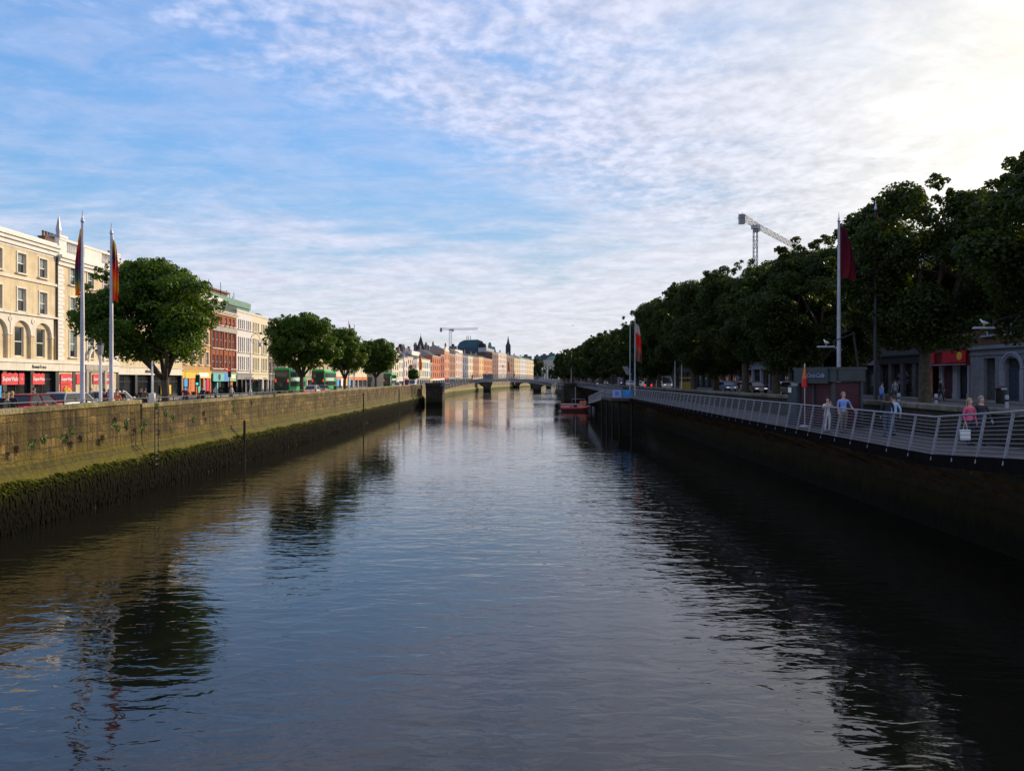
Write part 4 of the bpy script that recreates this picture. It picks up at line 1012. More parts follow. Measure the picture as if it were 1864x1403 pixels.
# domed court house
Y = 960; X0, X1 = at(990,Y).x, at(1018,Y).x
T = thing('domed_courthouse', 'pale classical building with green copper dome and columned front', 'building', ((X0+X1)/2,Y,ZL))
w = (X1-X0)/2; zt = zz(663,Y)-ZL
mb = MB(); mb.box(-w*1.6,w*1.6,0,30,0,zt-2); mb.box(-w*1.05,w*1.05,-3,25,zt-2.5,zt); mb.box(-w*.95,w*.95,-2,24,zt,zz(655,Y)-ZL); mb.build('wall', MAT['limestone'], T)
mb = MB()
for k in range(6): mb.lathe([(.9,0),(.8,zt-2.6)], (-w*.9+k*w*.36,-2,0), 10)
mb.build('columns', MAT['white'], T)
dz0 = zz(656,Y)-ZL; rr = at(1017,Y).x-at(1003,Y).x
mb = MB(); rr = 8.5; mb.lathe([(rr,0),(rr,1.2)]+[(rr*.97*math.cos(a*math.pi/16),1.2+(zz(648,Y)-ZL-dz0-1.2)*math.sin(a*math.pi/16)) for a in range(8)]+[(.2,zz(648,Y)-ZL-dz0)], (w*.25,10,dz0), 24); mb.build('dome', MAT['copper'], T, True)
# assorted roofs behind the terrace and far hills
for px0,px1,py,Y,mt,lab in ((720,736,632,430,'darkblue','dark blue office slab behind the far terrace near the fourth tree'),(738,746,636,450,'darkblue','narrow blue grey office block left of the turreted tower'),(818,831,630,640,'bluegreen','blue flat roofed block at the foot of the white tower crane'),
      (783,795,632,560,'slate','dark flat roof block behind the orange brick house'),(950,968,648,900,'copper','long green roofed block behind the last terrace houses'),(973,985,648,1050,'bluegreen','pale blue grey block right of the green roofs'),(985,1000,646,1150,'darkblue','hazy dark block left of the green dome'),(1000,1010,643,1250,'bluegreen','hazy blue tower behind the green dome'),(1008,1030,646,1200,'darkblue','low hazy block partly hidden by the dark far trees')):
    A, B = at(px0,Y), at(px1,Y); h = zz(py,Y)-ZL
    T = thing('office_block', lab, 'building', ((A.x+B.x)/2,Y,ZL)); w = (B.x-A.x)/2
    mb = MB(); mb.box(-w,w,0,20,0,h); mb.build('wall', MAT[mt], T)
    mb = MB(); mb.box(-w*.5,w*.2,4,12,h,h+2); mb.build('plant_room', MAT['slate'], T)
    mb = MB()
    for q in range(5): mb.box(-w*.92,w*.92,-.15,0,h-2-q*3.5,h-.8-q*3.5)
    mb.build('window_band', MAT['glass'], T)
MAT['hill'] = M('hazy_hill', (.10,.13,.16), .9, var=.1, scale=.004)
mb = MB(); n = 60; pts = [(-2500+5000*k/n, 5200, ZL+45+22*math.sin(k*.33)+14*math.sin(k*.81+1)) for k in range(n+1)]
for a, b in zip(pts, pts[1:]): mb.quad((a[0],4600,ZL),(b[0],4600,ZL),b,a)
mb.build('hills', MAT['hill'])['kind'] = 'structure'
# ================================================================== shaded street on the right bank
XR = 40.5
def RYp(px): return XR*F/(px-CX)
def rf(px): return (XR, RYp(px), 0)
MAT['dbrick'] = brickmat('shaded_red_brick', (.15,.06,.04), (.19,.08,.055), (.12,.09,.07))  # right-bank facade colours darkened so they carry the street's shade
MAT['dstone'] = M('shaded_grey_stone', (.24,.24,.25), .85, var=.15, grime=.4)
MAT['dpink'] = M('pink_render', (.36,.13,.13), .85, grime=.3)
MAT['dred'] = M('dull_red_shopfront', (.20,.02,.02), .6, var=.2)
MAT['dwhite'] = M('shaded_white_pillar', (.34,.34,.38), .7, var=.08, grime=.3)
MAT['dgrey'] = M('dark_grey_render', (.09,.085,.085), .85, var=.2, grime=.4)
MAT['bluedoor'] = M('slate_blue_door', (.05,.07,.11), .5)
def two(L): return [(5.6,2.2,1.2,max(2,int(L/3))),(9.4,2.0,1.2,max(2,int(L/3)))]
H = 13.5
# grey stone front with arched door
A, B = rf(1766), rf(1935); L = A[1]-B[1]
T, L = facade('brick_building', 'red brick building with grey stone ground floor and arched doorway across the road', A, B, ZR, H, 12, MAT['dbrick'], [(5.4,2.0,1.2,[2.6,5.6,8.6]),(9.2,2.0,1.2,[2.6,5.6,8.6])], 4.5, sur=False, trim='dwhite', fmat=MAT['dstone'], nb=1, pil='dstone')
for o in [c for c in T.children if c.name.split('.')[0] in ('fascia','pilaster','shop_window')]:
    for q in list(o.children): bpy.data.objects.remove(q)
    bpy.data.objects.remove(o)
d1, d2, d3 = 2.6, 5.6, 8.9
mb = MB(); wall_holes(mb, L, 0, 4.48, [(d1-.75,d1+.75,.02,3.5),(d2-.95,d2+.95,.02,3.4),(d3-.95,d3+.95,.02,3.4)], .4)
mb.box(0,L,-.22,.05,4.25,4.55); mb.box(0,L,-.08,.05,3.75,3.95); mb.box(0,d1-.8,-.06,.05,.02,.5); mb.build('stone_front', MAT['dstone'], T)
for d, mt in ((d2,'bluedoor'),(d3,'bluedoor')):
    mb = MB(); n = 12
    for rr, y in ((1.30,-.16),(1.12,-.10)):
        for k in range(n):
            a0, a1 = math.pi*k/n, math.pi*(k+1)/n
            mb.bar((d-rr*math.cos(a0),y,2.55+rr*math.sin(a0)),(d-rr*math.cos(a1),y,2.55+rr*math.sin(a1)),.16,.15)
    mb.box(d-1.42,d-1.0,-.2,.03,.02,2.5); mb.box(d+1.0,d+1.42,-.2,.03,.02,2.5); mb.build('arch_surround', MAT['dwhite'], T)
    mb = MB(); mb.box(d-.94,d+.94,.30,.36,.02,2.5); mb.box(d-.94,d+.94,.24,.36,2.5,2.62)
    for q in (-.46,.46): mb.box(d+q-.33,d+q+.33,.27,.305,.3,1.2); mb.box(d+q-.33,d+q+.33,.27,.305,1.35,2.3)
    e = mb.build('door', MAT[mt], T); mb = MB(); mb.box(d-.94,d+.94,.31,.35,2.62,3.4); mb.build('fanlight', MAT['glass'], e)
mb = MB(); mb.box(d1-.74,d1+.74,.3,.36,.02,2.4); mb.box(d1-.74,d1+.74,.24,.36,2.4,2.5); e = mb.build('door', MAT['dgrey'], T)
mb = MB(); mb.box(d1-.74,d1+.74,.31,.35,2.5,3.5); mb.build('fanlight', MAT['glass'], e)
# red takeaway shop
A, B = rf(1690), rf(1765)
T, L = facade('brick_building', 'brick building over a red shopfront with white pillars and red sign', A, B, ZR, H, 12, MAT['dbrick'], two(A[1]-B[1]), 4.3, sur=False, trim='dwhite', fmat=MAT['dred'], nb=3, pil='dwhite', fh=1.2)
mb = MB(); mb.box(-.2,L*.97,-.75,-.2,3.0,3.08); mb.build('canopy', MAT['dwhite'], T)
mb = MB(); mb.box(.5,1.5,-.35,-.23,3.2,4.15); mb.box(L*.45,L*.98,-.35,-.23,3.2,4.25); s = mb.build('shop_sign', MAT['red'], T)
mb = MB(); mb.loft([[(L*.86+r*math.cos(a*math.pi/8)*1.1,-.37-y,3.75+r*math.sin(a*math.pi/8)) for a in range(16)] for r,y in ((.36,0),(.30,.04))]); mb.build('emblem', MAT['yellow'], s)
mb = MB(); mb.box(2.6,3.9,.02,.3,.1,2.9); mb.build('shop_door', MAT['maroon'], T)
mb = MB(); mb.box(.0,.9,-.12,-.095,.4,2.8); s = mb.build('mural_panel', MAT['orange'], T)
mb = MB(); mb.loft([[(.45+r*math.cos(a*math.pi/6),-.13,1.6+h+r*1.4*math.sin(a*math.pi/6)) for a in range(12)] for r,h in ((.3,0),(.28,0))]); mb.build('figure_patch', MAT['teal'], s)
for p0, p1, mt, n, lab, fm, pl in ((1600,1689,'dgrey',4,'dark fronted building with scrawled shutters behind the big tree trunk','black','dgrey'),(1500,1599,'dbrick',4,'dark brick building with a pale cornice panel behind the kiosk','stonegrey','dgrey'),
      (1402,1499,'dgrey',5,'dark building with pink and white striped awning left of the kiosk','black','dgrey'),(1342,1401,'dbrick',4,'shaded brick building with white columned ground floor behind the parked cars','dstone','dwhite'),
      (1300,1341,'dpink',3,'pink fronted building with green and yellow sign behind the tilted banner','ltgreen','dpink'),(1238,1299,'dgrey',6,'dark grey building behind the white van and yellow bus stop','black','dgrey'),(1180,1237,'dbrick',8,'dark brick block behind the red topped bus','black','dgrey'),(1141,1179,'dgrey',8,'grey block behind the red and white flag','dstone','dgrey'),(1090,1140,'dbrick',14,'long dark block behind the far half of the shaded tree row','black','dgrey')):
    A, B = rf(p0), rf(p1)
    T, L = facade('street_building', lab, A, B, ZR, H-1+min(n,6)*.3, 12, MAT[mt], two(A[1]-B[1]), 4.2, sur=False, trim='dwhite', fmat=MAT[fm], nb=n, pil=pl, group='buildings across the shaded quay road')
    if p0 == 1402:
        mb = MB(); m2 = MB()
        for k in range(10):
            (mb if k % 2 else m2).quad((L-4+k*.4,-.1,4.1),(L-4+(k+1)*.4,-.1,4.1),(L-4+(k+1)*.4,-1.5,3.2),(L-4+k*.4,-1.5,3.2))
        a = mb.build('awning', MAT['dpink'], T); m2.build('awning_stripes', MAT['dwhite'], a)
    if p0 == 1500:
        mb = MB(); mb.box(L*.3,L*.7,-.5,.0,5.0,6.6); mb.build('panel', MAT['dwhite'], T)
        mb = MB(); mb.box(L*.80,L*.86,-.5,.0,4.4,6.0); mb.build('hanging_sign', MAT['orange'], T)
    if p0 == 1600:
        mb = MB()
        for k in range(14):
            x = L*.35+rnd.uniform(0,3.2); z = 1.2+rnd.uniform(0,1.2); pts = [(x+rnd.uniform(-.4,.4),.28,z+rnd.uniform(-.35,.35)) for _ in range(4)]; mb.tube(pts,.03,4)
        mb.build('graffiti', MAT['dwhite'], T)
# ================================================================== kiosk
kx, ky0, ky1 = 15.65, 36.3, 38.8
T = thing('kiosk', 'closed boardwalk kiosk with maroon shutters and grey canopy carrying a white script sign', 'kiosk', (kx,ky0,ZB), R(15))
Lk, Wk, Hk = ky1-ky0, 1.55, 2.95
mb = MB(); mb.cbox(.0,Wk,.0,Lk,0,2.18,.04); mb.build('shutter_wall', MAT['maroon'], T)
mb = MB()
for k in range(13): mb.box(-.03,.0-.002,.25,Lk-.25,.25+k*.15,.27+k*.15); mb.box(.15,Wk-.15,-.03,-.002,.25+k*.15,.27+k*.15)
mb.build('shutter_slats', MAT['maroon2'] if 'maroon2' in MAT else MAT['maroon'], T)
mb = MB()
for x,y in ((0,0),(Wk,0),(0,Lk),(0,Lk*.55)): mb.box(x-.07,x+.07,y-.07,y+.07,0,2.2)
mb.build('post', MAT['kioskgrey'], T)
mb = MB(); mb.cbox(-.22,Wk+.15,-.18,Lk+.15,2.2,2.84,.06); mb.box(-.26,Wk+.19,-.22,Lk+.19,2.78,2.9); mb.build('canopy', MAT['kioskgrey'], T)
mb = MB(); mb.box(-.30,-.225,Lk*.01,Lk*1.02,2.12,2.86); s = mb.build('sign_panel', MAT['kioskgrey'], T)
mb = MB(); mb.cbox(-.15,.3,Lk+.02,Lk+.8,0,2.0,.04); mb.build('menu_cabinet', MAT['kioskgrey'], T)
mb = MB(); mb.box(-.17,-.155,Lk+.45,Lk+.7,1.65,1.9); mb.build('notice', MAT['paper'], T)
o = lettering('Coca-Cola', .30, (-.315,Lk*.36,2.50), (R(90),0,R(-90)), MAT['faded'], s, shear=.35, bold=.004)
# the sign faces the walkers: a second copy on the near end
mb = MB(); mb.box(.1,1.5,-.25,-.185,2.26,2.76); s2 = mb.build('sign_panel', MAT['kioskgrey'], T)
T = thing('folded_parasol', 'folded parasol with orange and red cloth beside the kiosk corner', 'parasol', (14.9,37.8,ZB))
mb = MB(); mb.tube([(0,0,0),(0,0,3.1)],.025,6); mb.lathe([(.25,0),(.22,.06),(.05,.1)],(0,0,0),10); mb.build('pole', MAT['steel'], T)
mb = MB(); mb.lathe([(.15,1.95),(.14,2.15),(.13,2.35)],(0,0,0),9); c = mb.build('cloth', MAT['red'], T)
mb = MB(); mb.lathe([(.132,2.36),(.09,2.6),(.03,2.9)],(0,0,0),9); mb.build('cloth_top', MAT['orange'], c)
# tall parapet block seen at kiosk left is part of the quay wall; litter bin and bollards on the far pavement
def bin_(x,y,lab):
    T = thing('litter_bin', lab, 'bin', (x,y,ZR)); mb = MB(); mb.lathe([(.30,0),(.32,.1),(.32,.95),(.36,1.0),(.36,1.1),(.1,1.25)],(0,0,0),14); mb.build('body', MAT['black'], T); mb = MB(); mb.box(-.2,.2,-.37,-.3,.98,1.12); mb.build('hood_flap', MAT['dwhite'], T)
bin_(at(1822,55).x,55,'black cylindrical litter bin in front of the arched doorway')
for px,Y,lab in ((1636,40,'white topped bollard post near the orange mural and tree'),(1704,38,'slim white bollard before the red shopfront'),(1833,35,'slim white bollard near the litter bin')):
    T = thing('bollard', lab, 'bollard', (at(px,Y).x,Y,ZR), 0, 'bollards along the shaded quay'); mb = MB(); mb.lathe([(.07,0),(.07,.85),(.09,.9),(.06,1.0)],(0,0,0),10); mb.build('post', MAT['dwhite'], T); mb = MB(); mb.lathe([(.072,.7),(.072,.8)],(0,0,0),10); mb.build('band', MAT['black'], T)
# ================================================================== trees
def leaf_cloud(seed, blobs, n, size, droop=.25):
    "thousands of small folded leaves spread through the blobs"
    rg = np.random.default_rng(seed); B = np.array([b[:3] for b in blobs]); Rr = np.array([b[3] for b in blobs])
    w = Rr**2; idx = rg.choice(len(B), n, p=w/w.sum())
    d = rg.normal(size=(n,3)); d /= np.linalg.norm(d,axis=1)[:,None]
    d[:,2] = np.where(rg.random(n) < .35, np.abs(d[:,2]), d[:,2])
    rad = Rr[idx]*(1.08-np.abs(rg.normal(0,.34,n)))
    P = B[idx]+d*rad[:,None]*np.array([1,1,.85])
    nrm = d*.7+rg.normal(0,.55,(n,3))+np.array([0,0,.35]); nrm /= np.linalg.norm(nrm,axis=1)[:,None]
    t = rg.normal(size=(n,3)); t -= nrm*(t*nrm).sum(1)[:,None]; t /= np.linalg.norm(t,axis=1)[:,None]; t[:,2] -= droop; t /= np.linalg.norm(t,axis=1)[:,None]
    u = np.cross(nrm,t); s = size*rg.uniform(.6,1.25,n)[:,None]
    a = P-t*s*.5; b = P+t*s*.55; l = P+u*s*.42+nrm*s*.12-t*s*.06; r = P-u*s*.42+nrm*s*.12-t*s*.06
    V = np.stack([a,r,b,l],1).reshape(-1,3); k = np.arange(n)*4
    Fc = np.concatenate([np.stack([k,k+1,k+2],1),np.stack([k,k+2,k+3],1)])
    return V, Fc
def npmesh(name, V, Fc, mat):
    me = bpy.data.meshes.new(name); me.vertices.add(len(V)); me.vertices.foreach_set('co', V.astype(np.float32).ravel())
    me.loops.add(Fc.size); me.loops.foreach_set('vertex_index', Fc.astype(np.int32).ravel())
    me.polygons.add(len(Fc)); me.polygons.foreach_set('loop_start', (np.arange(len(Fc))*3).astype(np.int32)); me.polygons.foreach_set('loop_total', np.full(len(Fc),3,np.int32))
    me.materials.append(mat); me.update(); me.validate(); return me
def tree_meshes(seed, Ht, rx, zlow, n, size, mat, fork=2.6, tr=.28, lean=0.0, nlimb=6, core=0):
    r4 = random.Random(seed); zc = (Ht+zlow)/2; rz = (Ht-zlow)/2; blobs = []
    p1, p2, p3 = r4.uniform(0,6.28), r4.uniform(0,6.28), r4.uniform(0,6.28)
    lop = lambda a, v: 1+.13*math.sin(2*a+p1)+.10*math.sin(3*a+p2+v*2)+.09*math.sin(v*5+a+p3)
    for k in range(95):
        a = r4.uniform(0,2*math.pi); v = r4.uniform(-1,1); q = r4.uniform(.45,1.0)**.6
        hw = math.sqrt(max(0,1-v*v)); hw = hw**(.75) if v < 0 else hw**.9
        br = r4.uniform(.40,1.05)*rx*.25; q *= lop(a,v)
        blobs.append((lean+math.cos(a)*hw*(rx-br*.7)*q, math.sin(a)*hw*(rx-br*.7)*q, zc+v*(rz-br*.5)*(q*.35+.65), br))
    for k in range(110):                              # sprigs breaking the outline
        a = r4.uniform(0,2*math.pi); v = r4.uniform(-.35,1); hw = math.sqrt(1-v*v)*lop(a,v); br = rx*r4.uniform(.025,.075)
        blobs.append((lean+math.cos(a)*hw*rx*r4.uniform(.90,1.07), math.sin(a)*hw*rx*r4.uniform(.90,1.07), zc+v*rz*r4.uniform(.92,1.08), br))
    for k in range(core): a = r4.uniform(0,6.28); q = r4.uniform(.1,.5)*rx; blobs.append((lean+q*math.cos(a), q*math.sin(a), zc+r4.uniform(-.35,.5)*rz, rx*.36))
    V, Fc = leaf_cloud(seed, blobs, n, size); cm = npmesh('leaves', V, Fc, mat)
    mb = MB(); tops = sorted(blobs, key=lambda b: -b[3])[:nlimb*3]
    mb.tube([(0,0,0),(.03,0,.25),(.05,.02,fork*.5),(0,0,fork)], [tr*1.5,tr*1.1,tr*.95,tr*.9], 10)
    for k in range(nlimb):
        a = 2*math.pi*k/nlimb+r4.uniform(-.3,.3); e = Vector((lean+math.cos(a)*rx*.55, math.sin(a)*rx*.55, zc+r4.uniform(-.5,1.6)))
        s = Vector((0,0,fork-.1)); m1 = s.lerp(e,.35)+Vector((math.cos(a)*.35,math.sin(a)*.35,.1)); m2 = s.lerp(e,.7)+Vector((0,0,.15))
        mb.tube([s,m1,m2,e], [tr*.6,tr*.46,tr*.3,tr*.14], 8)
        for q in range(3):
            b = r4.choice(tops); p = m1.lerp(m2, r4.random()); bb = Vector(b[:3])
            if (bb-p).length < rx*1.1: mb.tube([p,p.lerp(bb,.5)+Vector((0,0,.2)),bb],[tr*.25,tr*.16,.03],6)
    return mb.mesh('trunk', MAT['bark'], True), cm
def plant_tree(ms, loc, rz, label, group, sc=(1,1,1), cat='tree', name='plane_tree'):
    T = thing(name, label, cat, loc, rz, group); T.scale = sc
    place('trunk', ms[0], T); place('crown', ms[1], T); return T
lt = [tree_meshes(11,9.9,4.6,3.3,68000,.185,MAT['leaf'],2.3,.27,-.95,core=14), tree_meshes(12,9.8,4.0,3.5,40000,.225,MAT['leaf'],2.6,.26,core=10), tree_meshes(14,10.0,4.1,3.3,40000,.225,MAT['leaf'],2.4,.25,.3,core=8), tree_meshes(17,9.6,4.0,3.4,40000,.225,MAT['leaf'],2.7,.25,-.2,core=8)]
G = 'young plane trees on the sunlit quay pavement'
X = at(300,50).x
plant_tree(lt[0], (X,50,ZL), R(0), 'large dark green tree with forked trunk standing just right of the tall flagpoles', G)
for px, Y, sc, rz, lab in ((549,88,(.98,.98,1.0),60,'second quay tree standing above the rear of the two green buses'),(628,113,(.78,.78,.98),150,'narrow third quay tree between two bigger ones'),(684,140,(.98,.98,1.0),250,'fourth and last quay tree before the far poles')):
    plant_tree(lt[{549:1,628:2,684:3}[px]], (at(px,Y).x,Y,ZL), R(rz), lab, G, sc)
plant_tree(lt[1], (at(752,255).x,255,ZL), 1, 'tiny dark street tree before the grey narrow house', G, (.45,.45,.6))
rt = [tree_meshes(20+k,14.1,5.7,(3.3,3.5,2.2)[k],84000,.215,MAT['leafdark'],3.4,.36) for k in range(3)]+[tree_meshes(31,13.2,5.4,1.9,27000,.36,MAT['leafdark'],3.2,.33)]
ordn = 'first second third fourth fifth sixth seventh eighth ninth tenth eleventh twelfth thirteenth fourteenth fifteenth sixteenth seventeenth eighteenth nineteenth twentieth'.split()
RT = [(27.6,36.0,.93),(26.0,47.2,.97),(25.2,61,.90),(25.0,70,.86),(25.0,79,.98),(24.6,88.5,.92),(24.6,98.5,1.02),(24.6,109,.95),(24.6,120,1.0),(25,131,.93),(25,142,.90),(25,157,.90),(25,173,.95),(25,190,.98),(25,210,.95),(25.5,232,.92),(26,258,.93),(26,288,.98),(27,322,1.06)]
for k, (x,y,s) in enumerate(RT):
    lab = {0:'tallest plane tree cut by the photo edge above the grey stone doorway',1:'plane tree whose thick dark trunk stands left of the red shopfront',2:'plane tree rising behind the maroon flag pole and kiosk',len(RT)-1:'last plane tree of the shaded row, standing nearest the green dome'}.get(k, ordn[k]+' plane tree of the shaded quay row counted from the near end')
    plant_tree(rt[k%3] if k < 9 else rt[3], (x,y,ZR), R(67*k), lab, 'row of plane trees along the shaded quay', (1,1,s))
for k, (px,Y,h,lab) in enumerate(((976,760,1.15,'dark round tree between the last cream block and the domed courthouse'),(1008,800,.75,'tree in front of the domed courthouse columns'),(1028,600,1.0,'tree beside the domed courthouse at the edge of the shaded row'))):
    plant_tree(rt[3], (at(px,Y).x,Y,ZL), k*2.0, lab, 'far trees near the domed courthouse', (h*1.5,h*1.5,h*1.5))

for p0, p1, Y, py, mt, lab in ((1022,1062,430,668,'dgrey','dark block glimpsed below the last trees of the shaded row'),(1058,1120,400,664,'dbrick','long brick block glimpsed between the far shaded trunks')):
    a, b = at(p0,Y), at(p1,Y)
    T, L = facade('street_building', lab, a, b, ZR, zz(py,Y)-ZR, 14, MAT[mt], [(5,1.8,1.3,5)], 4.2, sur=False, fmat=MAT['black'], nb=5, pil='dgrey')
# ================================================================== vehicles
def paint(n, c, r=.3): MAT[n] = M(n, c, r, var=.04, spec=.5); return MAT[n]
for n, c in (('carred',(.45,.02,.02)),('carsilver',(.50,.52,.54)),('carwhite',(.72,.72,.70)),('carblack',(.015,.015,.018)),('carblue',(.05,.12,.28)),('cargrey',(.14,.145,.15)),('busgreen',(.02,.42,.07)),('busgreenshade',(.012,.05,.02)),('busred',(.40,.03,.02)),('buswhite',(.70,.74,.68)),('caryellow',(.5,.33,.03)),('limegreen',(.35,.62,.05))): paint(n,c)
def wheel(T, x, y, r, w):
    mb = MB(); rings = []
    for rr, yy in ((r*.62,-w/2),(r*.95,-w/2),(r,-w*.35),(r,w*.35),(r*.95,w/2),(r*.62,w/2)):
        rings.append([(x+rr*math.cos(2*math.pi*k/18),y+yy,r+rr*math.sin(2*math.pi*k/18)) for k in range(18)])
    mb.loft(rings); o = mb.build('wheel', MAT['tyre'], T, True)
    mb = MB(); s = 1 if y > 0 else -1; rings = [[(x+rr*math.cos(2*math.pi*k/14),y+s*(w/2+dy),r+rr*math.sin(2*math.pi*k/14)) for k in range(14)] for rr,dy in ((r*.6,.004),(r*.55,-.02),(r*.15,.02),(.02,.02))]
    mb.loft(rings); mb.build('rim', MAT['alloy'], o)
def car_proto(mat, kind='hatch', stripe=None):
    "car along local +x, parts parented to an unlabelled root that gets tagged by the caller"
    T = bpy.data.objects.new({'van':'parked_van'}.get(kind,'parked_car'), None); C.objects.link(T)
    if kind == 'van': L, W, belt, top = 5.2, .98, 1.25, 2.25; gh = [(-2.55,.0),(-2.5,1),(1.0,1),(1.75,0)]
    elif kind == 'estate': L, W, belt, top = 4.7, .89, .93, 1.48; gh = [(-2.25,0),(-1.85,1),(.35,1),(1.15,0)]
    else: L, W, belt, top = 4.15, .87, .92, 1.46; gh = [(-2.0,0),(-1.55,1),(.25,1),(1.0,0)]
    h = L/2; st = [(-h,.45,.62,.80,.84),(-h+.12,.30,.75,.95,.95),(-h+.7,.22,.9,1.0,1.0),(-.2,.20,.95,1.0,1.0),(h-1.45,.22,.95,1.0,1.0),(h-.9,.24,.85,.86,.99),(h-.15,.28,.62,.70,.93),(h,.42,.55,.60,.82)]
    mb = MB(); rings = []
    for x, z0, zs, zt, wf in st:
        w = W*wf; zt = belt*zt; zs = belt*zs*.75
        rings.append([(x,-w*.9,z0),(x,-w,z0+.12),(x,-w,zs),(x,-w*.94,zt-.06),(x,-w*.84,zt),(x,w*.84,zt),(x,w*.94,zt-.06),(x,w,zs),(x,w,z0+.12),(x,w*.9,z0)])
    mb.loft(rings); mb.build('body', mat, T)
    # greenhouse: glass core with painted roof and pillars
    g = MB(); ins = .86; rw = .70
    ring = lambda x, z, w: [(x,-W*w,z),(x,W*w,z)]
    (a0,_),(a1,_),(b1,_),(b0,_) = gh; zb, zt = belt-.015, top
    g.loft([[(a0,-W*ins,zb),(b0,-W*ins,zb),(b0,W*ins,zb),(a0,W*ins,zb)],[(a1,-W*rw,zt-.04),(b1,-W*rw,zt-.04),(b1,W*rw,zt-.04),(a1,W*rw,zt-.04)]]); g.build('window_glass', MAT['glass'], T)
    r = MB(); r.cbox(a1-.05,b1+.05,-W*rw-.03,W*rw+.03,zt-.05,zt+.03,.06)
    for s in (-1,1):
        for xb, xt in ((a0,a1),(b0,b1),((a0+b0)/2-.1,(a1+b1)/2-.1)): r.bar((xb,s*W*(ins+.005),zb),(xt,s*W*(rw+.005),zt-.03),.07,.07)
    if kind == 'van': r.box(a0+.03,.6,-W*.90,W*.90,zb+.0,zt-.05)
    r.build('roof', mat, T)
    for x in (-h+.82,h-.85):
        for s in (-1,1): wheel(T, x, s*(W-.10), .32, .21)
    for s in (-1,1):
        mb = MB(); mb.cbox(h-.16,h+.005,s*W*.62-.17,s*W*.62+.17,belt*.60,belt*.76,.03); mb.build('headlight', MAT['lampwhite'], T)
        mb = MB(); mb.cbox(-h-.02,-h+.10,s*W*.66-.13,s*W*.66+.13,belt*.62,belt*.88,.03); mb.build('taillight', MAT['lampred'], T)
        mb = MB(); mb.cbox(b0-.35,b0-.15,s*(W+.09)-.08,s*(W+.09)+.08,belt,belt+.14,.03); mb.build('wing_mirror', mat, T)
    mb = MB(); mb.box(h-.01,h+.012,-.26,.26,.36,.47); mb.box(-h-.012,-h+.01,-.26,.26,.5,.61); mb.build('number_plate', MAT['paper'], T)
    if stripe:
        mb = MB()
        for s in (-1,1):
            for k in range(7): mb.box(-h+.5+k*.5,-h+.72+k*.5,s*W-.012,s*W+.012,.5,.72)
        mb.build('markings', MAT[stripe], T)
    return T
cars = {}
def car(mat, kind, loc, rz, label, group, stripe=None, cat='car'):
    key = (mat, kind, stripe)
    if key not in cars: T = cars[key] = car_proto(MAT[mat], kind, stripe)
    else: T = dup(cars[key])
    T.location = loc; T.rotation_euler = (0,0,rz); tag(T, label, cat, group); return T
G = 'vehicles on the sunlit quay road'
car('carred','hatch',(-27.2,45.0,ZL),R(92),'red hatchback showing over the parapet beside standing people',G)
car('carsilver','estate',(-27.6,49.6,ZL),R(88),'silver estate car with dark rear window behind the first flagpole',G)
car('carwhite','estate',(-27.8,55.2,ZL),R(90),'white car with lime green markings between the flagpoles',G,'limegreen')
car('carwhite','hatch',(-27.4,112,ZL),R(90),'white car parked below the third quay tree',G)
car('cargrey','hatch',(-27.4,118,ZL),R(90),'grey car parked just past the third quay tree',G)
car('carwhite','van',(at(751,225).x,225,ZL),R(-90),'white van standing at the far end of the sunlit wall',G,cat='van')
car('carblack','van',(at(738,232).x,238,ZL),R(90),'black van near the far pair of poles',G,cat='van')
car('carwhite','hatch',(at(724,212).x,212,ZL),R(90),'white car bonnet just past the far green bus',G)
G = 'vehicles on the shaded quay road'
car('carwhite','van',(at(1210,131).x,131,ZR),R(-88),'white van facing the camera under the shaded trees',G,cat='van')
car('carwhite','hatch',(at(1180,141).x,143,ZR),R(90),'white car left of the white van with red rear lights',G)
for px,Y,mt,kind,rz,lab in ((1275,108,'carblue','hatch',-90,'blue car with lit headlamp under the tilted banner'),(1303,99,'carsilver','hatch',-90,'silver car with orange light just right of the banner tree'),(1318,95,'carblack','hatch',-90,'black car beside the silver car facing the camera'),(1390,84,'carwhite','hatch',-90,'white car half hidden by a dark trunk left of the kiosk'),(1404,81,'carblack','estate',-90,'dark estate car right of the half hidden white car'),
      (1143,175,'carwhite','hatch',-90,'white car with lit headlamps above the blue signs'),(1127,186,'carsilver','hatch',-90,'silver car in the queue above the landing stage'),(1112,198,'carwhite','hatch',-90,'white car at the back of the shaded traffic queue'),(1098,212,'carblue','van',-90,'blue van far along the shaded quay'),(1062,250,'carblack','hatch',-90,'dark car near the end of the arched footbridge')):
    car(mt,kind,(max(at(px,Y).x,along(RB,Y)+11.5),Y,ZR),R(rz),lab,G,cat='van' if kind=='van' else 'car')
